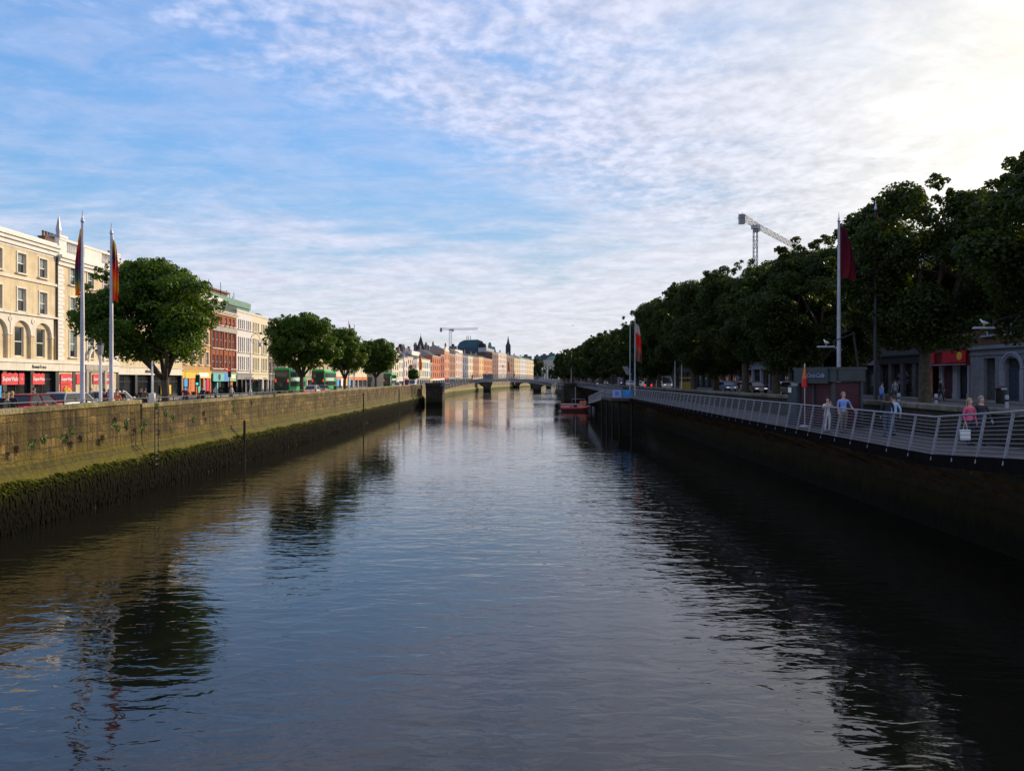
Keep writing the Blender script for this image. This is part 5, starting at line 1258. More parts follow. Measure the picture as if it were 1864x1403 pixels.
def bus(name, label, loc, rz, body, dark, L=10.8, group=None, decks=2, H=4.3):
    T = thing(name, label, 'bus', loc, rz, group); W = 1.26; h = L/2
    sec = lambda x, w, zt: [(x,-w+.08,.35),(x,-w,.5),(x,-w,zt-.35),(x,-w+.12,zt-.08),(x,-w+.4,zt),(x,w-.4,zt),(x,w-.12,zt-.08),(x,w,zt-.35),(x,w,.5),(x,w-.08,.35)]
    mb = MB(); mb.loft([sec(-h,W-.06,H-.06),sec(-h+.1,W,H),sec(h-.5,W,H),sec(h-.12,W-.05,H-.03),sec(h,W-.16,H-.12)]); mb.build('body', body, T)
    rows = ((1.15,2.0),(2.75,3.6)) if decks == 2 else ((1.1,H-.7),)
    for z0, z1 in rows:
        for s in (-1,1):
            mb = MB(); n = 7
            for k in range(n): a = -h+.5+k*(L-1.2)/n; mb.box(a+.05,a+(L-1.2)/n-.05,s*W-.01,s*W+.012,z0,z1)
            mb.build('side_window', MAT['glass'], T)
        mb = MB(); mb.box(h-.02,h+.02,-W+.22,W-.22,z0-.1,z1); mb.build('windscreen', MAT['glass'], T)
        mb = MB(); mb.box(-h-.02,-h+.02,-W+.3,W-.3,z0,z1); mb.build('rear_window', MAT['glass'], T)
    mb = MB(); mb.box(-h-.015,-h+.02,-W+.12,W-.12,.45,H-.4); mb.build('rear_panel', dark, T)  # double deckers: rear coloured darker, standing in for its shade
    for s in (-1,1):
        mb = MB(); mb.box(-h-.04,-h-.016,s*1.02-.08,s*1.02+.08,1.9,2.4); mb.build('taillight', MAT['lampred'], T)
        mb = MB(); mb.cbox(h-.05,h+.03,s*.9-.15,s*.9+.15,.7,.9,.03); mb.build('headlight', MAT['lampwhite'], T)
        mb = MB(); mb.box(-h+1.0,h-2.5,s*W-.008,s*W+.010,2.1,2.65); a = mb.build('advert_panel', MAT['buswhite'], T)
        for x in (-h+2.4,h-2.2): wheel(T, x, s*(W-.16), .48, .28)
    mb = MB(); mb.box(h-.01,h+.03,-.8,.8,2.2 if decks==2 else H-.5,2.6 if decks==2 else H-.15); mb.build('destination_sign', MAT['black'], T)
    return T
G = 'double decker buses on the sunlit quay'
bus('double_decker_bus','green double decker bus with red rear lights right of the pale cream building',(-36.3,132.5,ZL),R(90),MAT['busgreen'],MAT['busgreenshade'],group=G)
bus('double_decker_bus','green double decker bus with pale upper side ahead of the first bus',(-35.0,152,ZL),R(90),MAT['busgreen'],MAT['busgreenshade'],group=G)
bus('double_decker_bus','smaller green double decker bus under the edge of the fourth quay tree',(-33.6,232,ZL),R(90),MAT['busgreen'],MAT['busgreenshade'],group=G)
bus('tour_bus','red topped bus with dark windscreen facing the camera beside the red flag poles',(at(1172,152).x+1.5,152,ZR),R(-90),MAT['busred'],MAT['busred'],8.5,decks=1,H=3.2)
# ================================================================== poles, flags and lamps
def flag_mesh(seed, length, width, flare=.0):
    "cloth hanging in folds beside its pole"
    r5 = random.Random(seed); nx, nz = 14, 22; mb = MB(); ph = r5.uniform(0,6)
    g = []
    for j in range(nz+1):
        v = j/nz; row = []
        for i in range(nx+1):
            u = i/nx; wd = width*(.55+.45*math.sin(min(1,v*1.6)*1.57))*(1+flare*v)
            x = u*wd*(1 if v < .85 else 1-.6*(v-.85)/.15*(1-u)); y = .13*math.sin(u*11+ph+v*2.5)*min(1,v*4+.2)*(.4+u)
            row.append((.06+x*.75, y, -v*length-.10*u*length))
        g.append(row)
    b = len(mb.v); mb.v += [p for row in g for p in row]
    for j in range(nz):
        for i in range(nx): a = j*(nx+1)+i; mb.f.append((a,a+1,a+nx+2,a+nx+1)); mb.m.append(0)
    return mb
def flagpole(name, label, loc, h, r=.09, flag=None, group=None, mat='polegrey', rz=0, z_flag=None):
    T = thing(name, label, 'flagpole', loc, rz, group)
    mb = MB(); mb.tube([(0,0,0),(0,0,.3),(0,0,.32),(0,0,h*.5),(0,0,h)],[r*1.4,r*1.4,r,r*.85,r*.5],10); p = mb.build('pole', MAT[mat], T, True)
    mb = MB(); mb.lathe([(.05,0),(.085,.05),(.09,.12),(.06,.2),(.035,.3),(.012,.62)],(0,0,h),10); mb.build('finial', MAT['steel'], p, True)
    if flag:
        L, w, stops, seed, fl = flag
        f = flag_mesh(seed, L, w, fl).build('flag', bands('flag_cloth', stops, -L*1.08, 0), T, True); f.location = (0,0,h-.15)
    return T
Rb = [(0,(.85,.04,.02)),(.06,(.80,.10,.02)),(.16,(.55,.30,.03)),(.28,(.06,.14,.08)),(.45,(.10,.035,.08)),(.66,(.30,.02,.03)),(.82,(.50,.14,.02)),(.92,(.80,.50,.05)),(1,(.7,.5,.05))]
Yb = [(0,(.90,.05,.03)),(.15,(.88,.08,.02)),(.32,(.85,.30,.02)),(.50,(.85,.07,.02)),(.60,(.40,.03,.03)),(.72,(.08,.03,.05)),(.85,(.30,.14,.03)),(1,(.55,.40,.12))]
Gp = 'tall flagpoles on the sunlit quay'
flagpole('flagpole','tall grey flagpole nearest the camera with a furled rainbow flag',(-20.6,37.8,ZL),10.0,.115,(3.15,.34,Rb,3,-.1),Gp,'polegrey',R(160))
flagpole('flagpole','tall grey flagpole beside the lantern post with a furled red and yellow flag',(-20.6,40.6,ZL),9.95,.115,(3.15,.36,Yb,5,.1),Gp,'polegrey',R(15))
X = at(635,160).x
flagpole('flagpole','distant flagpole with hanging red flag between the third and fourth trees',(at(635,128).x,128,ZL),11.8,.12,(3.6,.5,[(0,(.5,.02,.06)),(.5,(.42,.02,.08)),(.8,(.5,.25,.06)),(1,(.3,.2,.2))],7,0),Gp)
flagpole('flagpole','distant bare grey pole right of the hanging red flag',(at(645,132).x,132,ZL),11.6,.12,None,Gp)
flagpole('flagpole','far thick grey pole with pale flag before the terrace white houses',(at(735,205).x,205,ZL),11.6,.16,(2.2,.5,[(0,(.4,.4,.45)),(.6,(.5,.3,.3)),(1,(.5,.45,.4))],8,0),Gp)
flagpole('flagpole','far pole with hanging orange flag in front of the white house with yellow trim',(at(763,262).x,262,ZL),11.2,.12,(5.2,1.1,[(0,(.75,.10,.02)),(.5,(.8,.18,.02)),(1,(.7,.14,.03))],9,0),Gp)
flagpole('flagpole','far pole with hanging orange red flag in front of the dark block below the spire',(at(924,330).x,330,ZL),10.5,.14,(4.4,1.2,[(0,(.7,.12,.03)),(1,(.7,.12,.03))],4,0),Gp)
Gp = 'flagpoles on the shaded quay'
flagpole('flagpole','tall grey flagpole with maroon flag rising behind the kiosk',(20.0,45.6,ZR-.6),11.6,.13,(3.0,.95,[(0,(.14,.010,.015)),(.5,(.10,.008,.018)),(1,(.06,.008,.018))],11,.25),Gp,'polegrey',R(-10))
flagpole('flagpole','dark flagpole with orange flag half buried in the big tree crown',(at(1578,47).x,45.9,ZR-.6),12.4,.12,(4.0,.9,[(0,(.16,.04,.02)),(.4,(.16,.07,.02)),(.8,(.15,.09,.02)),(1,(.14,.08,.02))],12,0),Gp,'iron',R(20))
flagpole('flagpole','flagpole with bright red and white flag halfway along the shaded quay',(at(1156,105).x,105,ZR-.6),10.2,.12,(5.0,1.2,[(0,(.10,.16,.10)),(.28,(.30,.08,.05)),(.40,(.55,.12,.10)),(.52,(.75,.03,.02)),(.75,(.75,.03,.02)),(.82,(.6,.5,.45)),(1,(.5,.4,.3))],13,0),Gp)
flagpole('flagpole','bare pole just left of the bright red flag',(at(1147,108).x,108,ZR-.6),9.9,.11,None,Gp)
flagpole('flagpole','bare grey pole between the red topped bus and the yellow bus stop',(at(1229,104).x,104,ZR-.6),6.8,.12,None,Gp)
flagpole('flagpole','bare pole with faded pink banner near the footbridge end',(at(1040,236).x,236,ZR-.6),9.5,.14,(3.0,.6,[(0,(.35,.2,.2)),(1,(.4,.25,.22))],15,0),Gp)
flagpole('flagpole','short pale pole right of the bare pole by the yellow bus stop',(at(1241,99).x,99,ZR-.6),4.6,.09,None,Gp,'polewhite')
# lantern post by the flagpoles
T = thing('lamp_post', 'short cream lantern post standing between the two tall flagpoles', 'street lamp', (at(183,40).x,40,ZL))
mb = MB(); mb.tube([(0,0,0),(0,0,.5),(0,0,.55),(0,0,3.6)],[.15,.14,.09,.065],10); mb.build('post', MAT['polewhite'], T, True)
mb = MB(); mb.lathe([(.04,3.55),(.10,3.62),(.13,3.72),(.165,4.1)],(0,0,0),8); l = mb.build('lantern', MAT['stonegrey'], T)
mb = MB(); mb.lathe([(.18,4.1),(.15,4.18),(.06,4.26),(.03,4.32),(.05,4.38),(.015,4.45)],(0,0,0),8); mb.build('cap', MAT['iron'], l)
def plainpole(px, Y, z0, top, lab, r=.06, mat='polewhite', extra=None, name='pole', cat='pole', group=None):
    T = thing(name, lab, cat, (at(px,Y).x,Y,z0), 0, group); h = zz(top,Y)-z0
    mb = MB(); mb.tube([(0,0,0),(0,0,h*.5),(0,0,h)],[r,r*.9,r*.75],8); mb.build('shaft', MAT[mat], T, True)
    return T, h
T, h = plainpole(277,46,ZL,658,'slim white pole with small control box between flagpole and nearest tree',.07)
mb = MB(); mb.cbox(-.16,.16,-.14,.14,.0,1.5,.03); mb.build('control_box', MAT['polewhite'], T)
for px, Y, col, lab, top in ((360,70,'lampgreen','green traffic signal showing below the yellow shop sign',684),(418,92,'lampred','red traffic signal near the curled lamp post',672)):
    T, h = plainpole(px,Y,ZL,top,lab,.06,'iron',name='traffic_light',cat='traffic light')
    mb = MB(); mb.cbox(-.17,.17,-.14,.14,h-.95,h+.1,.04); b = mb.build('signal_head', MAT['black'], T)
    for k in range(3):
        on = (col == 'lampred' and k == 0) or (col == 'lampgreen' and k == 2)
        mb = MB(); rings = [[(.115*q*math.cos(2*math.pi*i/12),-.145-d,h-.10-k*.31+.115*q*math.sin(2*math.pi*i/12)) for i in range(12)] for q,d in ((1,0),(1,.02),(.6,.05))]
        mb.loft(rings); mb.build('lamp', MAT[col if on else 'iron'], b)
T = thing('lamp_post', 'tall pale lamp post with scrolled curling bracket before the cream building', 'street lamp', (at(456,98).x,98,ZL))
h = zz(607,98)-ZL
mb = MB(); mb.tube([(0,0,0),(0,0,1.0),(0,0,1.05),(0,0,h-1.0)],[.16,.14,.09,.06],9); mb.build('post', MAT['polewhite'], T, True)
mb = MB(); c = Vector((.62,0,h-1.0)); mb.tube([c+Vector((-.62*math.cos(a*math.pi/10),0,.95*math.sin(a*math.pi/10))) for a in range(11)],.045,6)
mb.tube([Vector((.42,0,h-1.0))+Vector((math.cos(a*.6),0,math.sin(a*.6)))*(.40-a*.022) for a in range(15)],.03,5); mb.build('bracket', MAT['polewhite'], T, True)
mb = MB(); mb.lathe([(.04,.55),(.10,.5),(.20,.3),(.30,.05),(.10,.0)],(1.24,0,h-1.65),10); mb.build('lamp_head', MAT['polegrey'], T)
for px,Y,top,lab,mt in ((493,97,684,'thin olive pole beside the rear of the first green bus','polewhite'),(550,92,686,'brown bus stop post between the green buses','orange'),(711,150,684,'thin white post at the edge of the fourth quay tree','polewhite')):
    plainpole(px,Y,ZL,top,lab,.08,mt)
T = thing('bus_shelter','glass bus shelter with white posts in front of the teal and blue shop signs','bus shelter',(-38.6,121,ZL),R(90))
mb = MB(); mb.cbox(-3.2,3.2,-.7,.7,2.45,2.6,.05); mb.build('roof', MAT['polewhite'], T)
mb = MB()
for x in (-3.1,0,3.1): mb.box(x-.05,x+.05,.55,.65,0,2.45)
mb.build('frame', MAT['polewhite'], T); mb = MB(); mb.box(-3.05,3.05,.58,.60,.3,2.3); mb.build('pane', MAT['glass'], T)
# banners, bus stop and modern lamps on the shaded bank
def banner(px,Y,z0,z1,lab,tilt):
    T = thing('banner_post', lab, 'banner', (at(px,Y).x,Y,ZR-.6), 0, 'tilted banners along the shaded quay')
    mb = MB(); mb.tube([(.9,0,0),(.9,0,z1-ZR+.9)],.07,7); mb.bar((.9,0,z1-ZR+.7),(-.6,0,z1-ZR+.6),.05,.05); mb.build('post', MAT['iron'], T)
    mb = MB(); h0, h1 = z0-ZR+.6, z1-ZR+.6
    mb.loft([[(-.55+tilt,-.03,h0),(.35+tilt,-.03,h0),(.35+tilt,.03,h0),(-.55+tilt,.03,h0)],[(-.75,-.03,h1),(.15,-.03,h1),(.15,.03,h1),(-.75,.03,h1)]]); mb.build('banner', MAT['dwhite'], T)
banner(1287,88,zz(678,88),zz(650,88),'tilted white banner hung from the shaded lamp post by the pink building',.75)
banner(1141,130,zz(682,130),zz(667,130),'tilted white banner above the blue landing signs',.5)
T = thing('bus_stop','yellow framed bus stop frame on the shaded quay','bus stop',(at(1247,110).x,110,ZR))
mb = MB()
for z in (1.9,4.3): mb.box(-.9,.9,-.04,.04,z,z+.14)
mb.build('crossbar', MAT['yellow'], T); mb = MB(); mb.tube([(-.9,0,0),(-.9,0,4.4)],.06,6); mb.tube([(.9,0,0),(.9,0,4.4)],.06,6); mb.build('post', MAT['iron'], T)
mb = MB(); mb.box(-.7,.7,-.3,.3,.3,1.4); mb.build('grit_box', MAT['caryellow'], T)
def gull(loc, rz, label):
    T = thing('seagull', label, 'seagull', loc, rz, 'gulls perched on the lamp heads')
    mb = MB(); n = 10; prof = [(-.24,.02,.16),(-.16,.055,.17),(-.04,.085,.19),(.06,.08,.22),(.12,.05,.27),(.15,.042,.31),(.19,.045,.345),(.225,.03,.35),(.24,.012,.345)]
    mb.loft([[(x,r*math.cos(2*math.pi*k/n),z+r*.9*math.sin(2*math.pi*k/n)) for k in range(n)] for x,r,z in prof]); mb.build('body', MAT['white'], T, True)
    for s in (-1,1):
        mb = MB(); mb.loft([[(.05,s*.085,.24),(.05,s*.09,.18),(.03,s*.06,.25)],[(-.12,s*.085,.22),(-.12,s*.09,.17),(-.14,s*.05,.23)],[(-.33,s*.02,.15),(-.33,s*.025,.14),(-.33,s*.01,.15)]]); mb.build('wing', MAT['polegrey'], T)
        mb = MB(); mb.tube([(.0,s*.03,.12),(.01,s*.03,.0)],.009,5); mb.bar((.0,s*.03,.005),(.06,s*.03,.005),.04,.01); mb.build('leg', MAT['yellow'], T)
    mb = MB(); mb.loft([[(.232,-.012,.345),(.232,.012,.345),(.232,0,.36)],[(.30,-.003,.335),(.30,.003,.335),(.30,0,.34)]]); mb.build('bill', MAT['yellow'], T)
def modern_lamp(px, Y, pyarm, armdx, lab, glab):
    x = at(px,Y).x; zt = zz(pyarm,Y)-ZR
    T = thing('lamp_post', lab, 'street lamp', (x+armdx,Y,ZR), 0, 'modern lamps along the shaded quay')
    mb = MB(); mb.tube([(0,0,0),(-.15,0,zt*.6),(-.45,0,zt+.75)],[.09,.075,.06],8); mb.build('post', MAT['iron'], T)
    mb = MB(); mb.bar((-.42,0,zt+.68),(-armdx+.35,0,zt+.22),.06,.06); mb.bar((-armdx+.35,0,zt+.22),(-armdx+.35,0,zt-.05),.05,.05); a = mb.build('arm', MAT['iron'], T)
    mb = MB(); mb.cbox(-armdx-.6,-armdx+.38,-.14,.14,zt-.14,zt-.05,.04); mb.build('lamp_head', MAT['dwhite'], a)
    gull((x-.1,Y,ZR+zt-.05), R(100), glab)
modern_lamp(1507,44,628,1.9,'modern lamp with horizontal head over the kiosk','white gull perched on the lamp over the kiosk')
modern_lamp(1795,36,593,2.3,'modern lamp with horizontal head above the arched doorway','white gull perched on the lamp above the arched doorway')
T = thing('seagull','tiny dark gull gliding in the open sky above the shaded row of trees','seagull',(at(1043,160).x,160,zz(593,160)),.6)
mb = MB(); mb.loft([[(-.22,-.02,0),(-.22,.02,0),(-.22,0,.03)],[(0,-.07,-.03),(0,.07,-.03),(0,0,.07)],[(.24,-.02,0),(.24,.02,0),(.24,0,.03)]]); mb.build('body', MAT['polegrey'], T)
for s in (-1,1): mb = MB(); mb.loft([[(.08,s*.04,.02),(-.08,s*.04,.02),(0,s*.04,.04)],[(.10,s*.35,.12),(-.06,s*.35,.12),(.02,s*.35,.13)],[(-.08,s*.68,.05),(-.12,s*.68,.05),(-.1,s*.68,.055)]]); mb.build('wing', MAT['polegrey'], T)
# tower cranes
def lattice(mb, A, B, w, n, r):
    A, B = Vector(A), Vector(B); d = (B-A).normalized(); u = d.cross(Vector((0,0,1))); u = u.normalized() if u.length > .01 else Vector((1,0,0)); v = d.cross(u).normalized()
    cs = [(u+v)*w/2,(u-v)*w/2,(-u-v)*w/2,(-u+v)*w/2]
    for c in cs: mb.bar(A+c,B+c,r,r)
    for k in range(n):
        p, q = A.lerp(B,k/n), A.lerp(B,(k+1)/n)
        for i in range(4):
            a, b = (cs[i],cs[(i+1)%4]) if k%2 else (cs[(i+1)%4],cs[i]); mb.bar(p+a,q+b,r*.65,r*.65); mb.bar(p+cs[i],p+cs[(i+1)%4],r*.6,r*.6)
def crane(lab, base, ztop, jib, counter, mat, w=2.2, r=.24, nm=20):
    T = thing('tower_crane', lab, 'tower crane', base)
    mb = MB(); lattice(mb,(0,0,0),(0,0,ztop),w,nm,r); mb.build('mast', MAT[mat[0]], T)
    j, c = Vector(jib), Vector(counter); z = Vector((0,0,ztop+1.5))
    mb = MB(); lattice(mb,z,z+j,1.5,22,r*.7); mb.build('jib', MAT[mat[1]], T)
    mb = MB(); lattice(mb,z,z+c,1.6,6,r*.8); mb.build('counter_jib', MAT[mat[1]], T)
    mb = MB(); p = z+c*.9; mb.box(p.x-1.0,p.x+1.0,p.y-.9,p.y+.9,p.z-2.9,p.z+.6); mb.build('counterweight', MAT['cargrey'], T)
    mb = MB(); mb.box(-1.3,1.3,-1.3,1.3,ztop,ztop+1.4); q = z+j.normalized()*2; mb.box(q.x-1,q.x+1,q.y-1.2,q.y+1.2,ztop-.8,ztop+1.6); mb.build('cab', MAT['polegrey'], T)
MAT['cranedark'] = M('dark_crane_steel', (.05,.07,.11), .6); MAT['cranepale'] = M('pale_crane_steel', (.12,.115,.10), .6); MAT['cranewhite'] = M('white_crane_steel', (.75,.73,.70), .6)
crane('dark tower crane standing behind the shaded trees with jib pointing away', (99,300,ZR), 60.5, (36,52,.2), (-11.2,-17,.2), ('cranedark','cranepale'), 1.4, .17)
crane('slim white tower crane on the skyline left of the large rounded roof', (at(820,700).x,700,ZL), zz(602,700)-ZL, (25,0,.3), (-9.5,0,.4), ('cranewhite','cranewhite'), 2.4, .30, 22)
# ================================================================== people
def segd(c, a, b):
    d = b-a; return (c-(a+d*max(0,min(1,(c-a).dot(d)/max(1e-9,d.length_squared))))).length
def person(label, loc, H, rz, top, bottom, hair, pose='stand', shoe=None, skirt=False, sleeve=True, group=None, fem=False, build=1.0):
    s = H/1.75; W = build; V = []; E = []; RR = []; REG = []
    def nd(p, r, reg, par=None):
        V.append((p[0]*s,p[1]*s,p[2]*s)); RR.append(r*s); REG.append(reg)
        if par is not None: E.append((par,len(V)-1))
        return len(V)-1
    pel = nd((0,0,.95),.145*W,'b'); wa = nd((0,.01,1.10),.125*W,'t',pel); ch = nd((0,0,1.30),.150*W,'t',wa); nk0 = nd((0,.0,1.44),.09,'t',ch)
    nk = nd((0,-.01,1.51),.052,'s',nk0); hd0 = nd((0,-.02,1.585),.072,'s',nk); hd1 = nd((0,-.01,1.66),.086,'s',hd0); hd2 = nd((0,0,1.715),.060,'s',hd1)
    nd((0,-.115,1.625),.014,'s',hd0)
    st = {'walk':(.26,-.20),'stand':(.03,-.02),'phone':(.02,0),'hip':(.03,-.03)}[pose]
    for k, sd in enumerate((-1,1)):
        f = st[k]
        hp = nd((sd*.095*W,0,.88),.105*W,'b',pel); kn = nd((sd*.10,-f*.5-.02,.50),.064,'b' if not skirt else 'l',hp); an = nd((sd*.10,-f*.9+.03,.10),.042,'l' if skirt else 'b',kn); he = nd((sd*.10,-f*.9+.0,.045),.042,'f',an); nd((sd*.115,-f*.9-.15,.032),.032,'f',he)
        sh = nd((sd*.175*W,0,1.40),.068,'t',ch)
        if pose == 'phone': el, wr = (sd*.27,-.14,1.20),(sd*.07,-.30,1.46)
        elif pose == 'hip' and sd == 1: el, wr = (sd*.36,.04,1.16),(sd*.42,-.12,.98)
        elif pose == 'walk': el, wr = (sd*.24,f*.45,1.13),(sd*.23,f*.75-.08,.90)
        else: el, wr = (sd*.24,.03,1.13),(sd*.235,-.06,.88)
        e = nd(el,.044,'t',sh); m_ = 't' if sleeve else 's'
        w = nd(wr,.030,m_,e); d = (Vector(wr)-Vector(el)).normalized(); pa = Vector(wr)+d*.07; p = nd(pa,.032,'s',w)
        q = d.cross(Vector((1,0,0))); q = q.normalized() if q.length > .1 else Vector((0,1,0))
        for i in range(4):
            o = q*(.026*(i-1.5)/1.5); f1 = pa+d*.05+o; f2 = f1+d*(.04-.006*abs(i-1.3))+Vector((-sd*.015,0,0)); n1 = nd(f1,.010,'s',p); nd(f2,.008,'s',n1)
        t1 = nd(Vector(wr)+d*.04+q*.045,.011,'s',p); nd(Vector(wr)+d*.085+q*.055,.009,'s',t1)
    me = bpy.data.meshes.new('body'); me.from_pydata(V,E,[]); o = bpy.data.objects.new('tmp_body',me); C.objects.link(o)
    md = o.modifiers.new('skin','SKIN'); md.use_smooth_shade = True
    for i, q in enumerate(me.skin_vertices[0].data): q.radius = (RR[i],RR[i]*(.78 if REG[i] in 'bt' and i < 4 else 1)); q.use_root = i == 0
    sb = o.modifiers.new('sub','SUBSURF'); sb.levels = 1; sb.render_levels = 1
    dg = bpy.context.evaluated_depsgraph_get(); m2 = bpy.data.meshes.new_from_object(o.evaluated_get(dg)); bpy.data.objects.remove(o); m2.name = 'body'
    m2.materials.clear()
    shoe = shoe or MAT['black']; order = {'t':0,'b':1,'s':2,'l':2,'f':3}
    for m in (top,bottom,MAT['skin'],shoe): m2.materials.append(m)
    VV = [Vector(v) for v in V]
    for p in m2.polygons:
        c = p.center; best = min(E, key=lambda e: segd(c, VV[e[0]], VV[e[1]]))
        p.material_index = order[REG[best[1]]]; p.use_smooth = True
    T = place('person', m2, None, loc, rz); tag(T, label, 'person', group)
    mb = MB(); n = 12; rings = []
    for k in range(6):
        a = k/5*1.45; rings.append([((.098*math.cos(2*math.pi*i/n)*math.cos(a*1.0))*s,(.018+.105*math.sin(2*math.pi*i/n)*math.cos(a))*s,(1.675-(.06 if math.sin(2*math.pi*i/n) > -.2 else -.02)*(1-k/5)+.105*math.sin(a))*s) for i in range(n)])
    mb.loft(rings, caps=False)
    if fem: mb.loft([[(.095*s*math.cos(a),(.05+.06*math.sin(a))*s,z*s) for a in [math.pi*(-.15+1.3*i/8) for i in range(9)]] for z in (1.70,1.60,1.47)], closed=False, caps=False)
    mb.build('hair', hair, T, True)
    if skirt: mb = MB(); mb.lathe([(.155*s,1.0*s),(.19*s,.8*s),(.22*s,.56*s)],(0,0,0),14); mb.build('skirt', bottom, T, True)
    return T
def cl(n, c): MAT[n] = M(n, c, .85, var=.12, scale=6); return MAT[n]
cl('pink',(.62,.10,.18)); cl('navy',(.03,.035,.05)); cl('bluetop',(.20,.30,.62)); cl('whitetop',(.55,.52,.50)); cl('darktop',(.025,.024,.026)); cl('jeans',(.06,.08,.13)); cl('khaki',(.16,.14,.10)); cl('hivis',(.75,.14,.02)); cl('hivisy',(.75,.55,.03)); cl('lightblue',(.34,.48,.70)); cl('grey',(.20,.20,.21)); cl('maroontop',(.14,.03,.04))
Gp = 'people on the boardwalk'
x = at(1765,27).x
person('woman in a pink jacket walking arm in arm on the boardwalk carrying a white bag', (x,27.0,ZB), 1.64, R(10), MAT['pink'], MAT['navy'], MAT['hairblond'], 'stand', group=Gp, fem=True)
person('bald man in dark jacket and shorts walking beside the woman in pink', (at(1789,27).x,27.1,ZB), 1.72, R(5), MAT['navy'], MAT['navy'], MAT['hairgrey'], 'walk', group=Gp, build=1.12)
T = thing('carrier_bag', 'white paper carrier bag held low by the woman in pink', 'bag', (at(1757,26.9).x-.03,26.85,ZB+.20))
mb = MB(); mb.loft([[(-.15,-.06,0),(.15,-.06,0),(.15,.06,0),(-.15,.06,0)],[(-.17,-.05,.36),(.16,-.05,.36),(.16,.05,.36),(-.17,.05,.36)]]); mb.build('sack', MAT['paper'], T)
mb = MB(); mb.tube([(-.07,0,.36),(-.03,0,.60),(.04,0,.60),(.07,0,.36)],.008,5); mb.build('handle', MAT['polewhite'], T)
person('man in pale blue polo shirt standing in front of the kiosk shutters', (at(1535,33.2).x,33.2,ZB), 1.76, R(5), MAT['bluetop'], MAT['khaki'], MAT['hairgrey'], 'hip', sleeve=False, group=Gp, build=1.15)
person('small person in pale top raising a phone beside the man in blue', (at(1506,33.5).x,33.5,ZB), 1.52, R(0), MAT['whitetop'], MAT['whitetop'], MAT['hair'], 'phone', sleeve=False, group=Gp, fem=True)
person('person in black hooded top and jeans seen from behind on the boardwalk', (at(1615,31.2).x,31.2,ZB), 1.70, R(170), MAT['darktop'], MAT['jeans'], MAT['hair'], 'stand', group=Gp, fem=True)
person('person in light blue top beside the black hooded walker', (at(1627,31.6).x,31.6,ZB), 1.66, R(190), MAT['lightblue'], MAT['jeans'], MAT['hair'], 'walk', group=Gp)
Gp = 'people on the shaded pavement'
for px,Y,h,rz,t,b,pose,lab in ((1712,62,1.78,60,'darktop','darktop','walk','person in black walking past the red shopfront'),(1629,58,1.7,180,'grey','jeans','stand','person in grey standing by the scrawled shutters'),(1605,46,1.55,90,'bluetop','jeans','stand','person in blue beside the pale post right of the kiosk'),(1345,92,1.72,90,'darktop','navy','walk','person in dark clothes crossing before the white columned front'),(1680,60,1.7,-90,'maroontop','navy','stand','person in maroon standing at the thick tree trunk')):
    person(lab,(at(px,Y).x,Y,ZR),h,R(rz),MAT[t],MAT[b],MAT['hair'],pose,group=Gp)
Gp = 'people on the sunlit pavement'
for px,Y,h,rz,t,b,pose,lab,hr in ((6,37,1.74,30,'darktop','navy','stand','dark figure cut by the photo edge beside the yellow edged coat','hair'),(13,35.5,1.64,150,'khaki','navy','stand','person in olive coat nearest the photo edge behind the parapet','hairblond'),(22,38,1.72,200,'darktop','navy','stand','person in black coat right behind the rail next to the red car','hairblond'),(14,39.5,1.7,90,'navy','navy','stand','person in navy partly hidden behind the olive coat','hair'),
      (62,52,1.75,100,'darktop','darktop','walk','person in black with bare arm behind the red hatchback','hair'),(165,53,1.7,0,'grey','jeans','stand','person in grey beside the first flagpole behind the white car','hair'),(190,49,1.7,180,'maroontop','khaki','walk','person in maroon between lantern post and second flagpole','hair'),(198,50.5,1.66,0,'bluetop','navy','stand','person in blue shirt just left of the second flagpole','hair'),
      (213,43.5,1.74,0,'hivis','hivisy','stand','person in bright orange and yellow work clothes by the second flagpole','hair'),(222,49,1.72,180,'darktop','navy','stand','person in black right of the orange worker','hair'),(257,56,1.7,20,'darktop','jeans','walk','dark figure left of the slim white pole','hair'),(264,54,1.7,200,'khaki','navy','walk','person in khaki beside the slim white pole','hair'),
      (341,64,1.72,90,'maroontop','navy','walk','person in dark red right of the nearest tree trunk','hair'),(369,66,1.72,0,'darktop','navy','stand','stout person in black below the yellow shop sign','hair'),(392,78,1.72,90,'whitetop','darktop','walk','person in white top in front of the bus shelter','hair'),(422,84,1.7,90,'whitetop','khaki','walk','person in pale trousers before the red brick shops','hair'),
      (336,66,1.7,0,'navy','jeans','stand','person in navy next to the dark red walker','hair'),(575,104,1.72,90,'whitetop','jeans','walk','person in white below the front of the second bus','hair'),(610,112,1.7,0,'darktop','navy','walk','dark figure under the third quay tree','hair'),(768,180,1.72,90,'whitetop','jeans','walk','tiny pale figure on the pavement near the footbridge steps','hair'),(776,182,1.72,0,'darktop','navy','walk','tiny dark figure at the near end of the footbridge','hair'),(760,178,1.7,0,'bluetop','navy','stand','tiny figure in blue left of the footbridge abutment','hair')):
    person(lab,(at(px,Y).x,Y,ZL),h,R(rz),MAT[t],MAT[b],MAT[hr],pose,group=Gp)
for k, (x,t,lab) in enumerate(((-7,'darktop','dark walker left of centre on the arched footbridge'),(-3.5,'whitetop','pale walker near the crown of the arched footbridge'),(3,'maroontop','maroon walker right of the crown of the arched footbridge'),(8.5,'navy','navy walker near the shaded end of the arched footbridge'))):
    person(lab,(x,183.3,archz(x,4.62,6.2)+.09),1.72,R(90 if k%2 else -90),MAT[t],MAT['navy'],MAT['hair'],'walk',group='walkers on the arched footbridge')
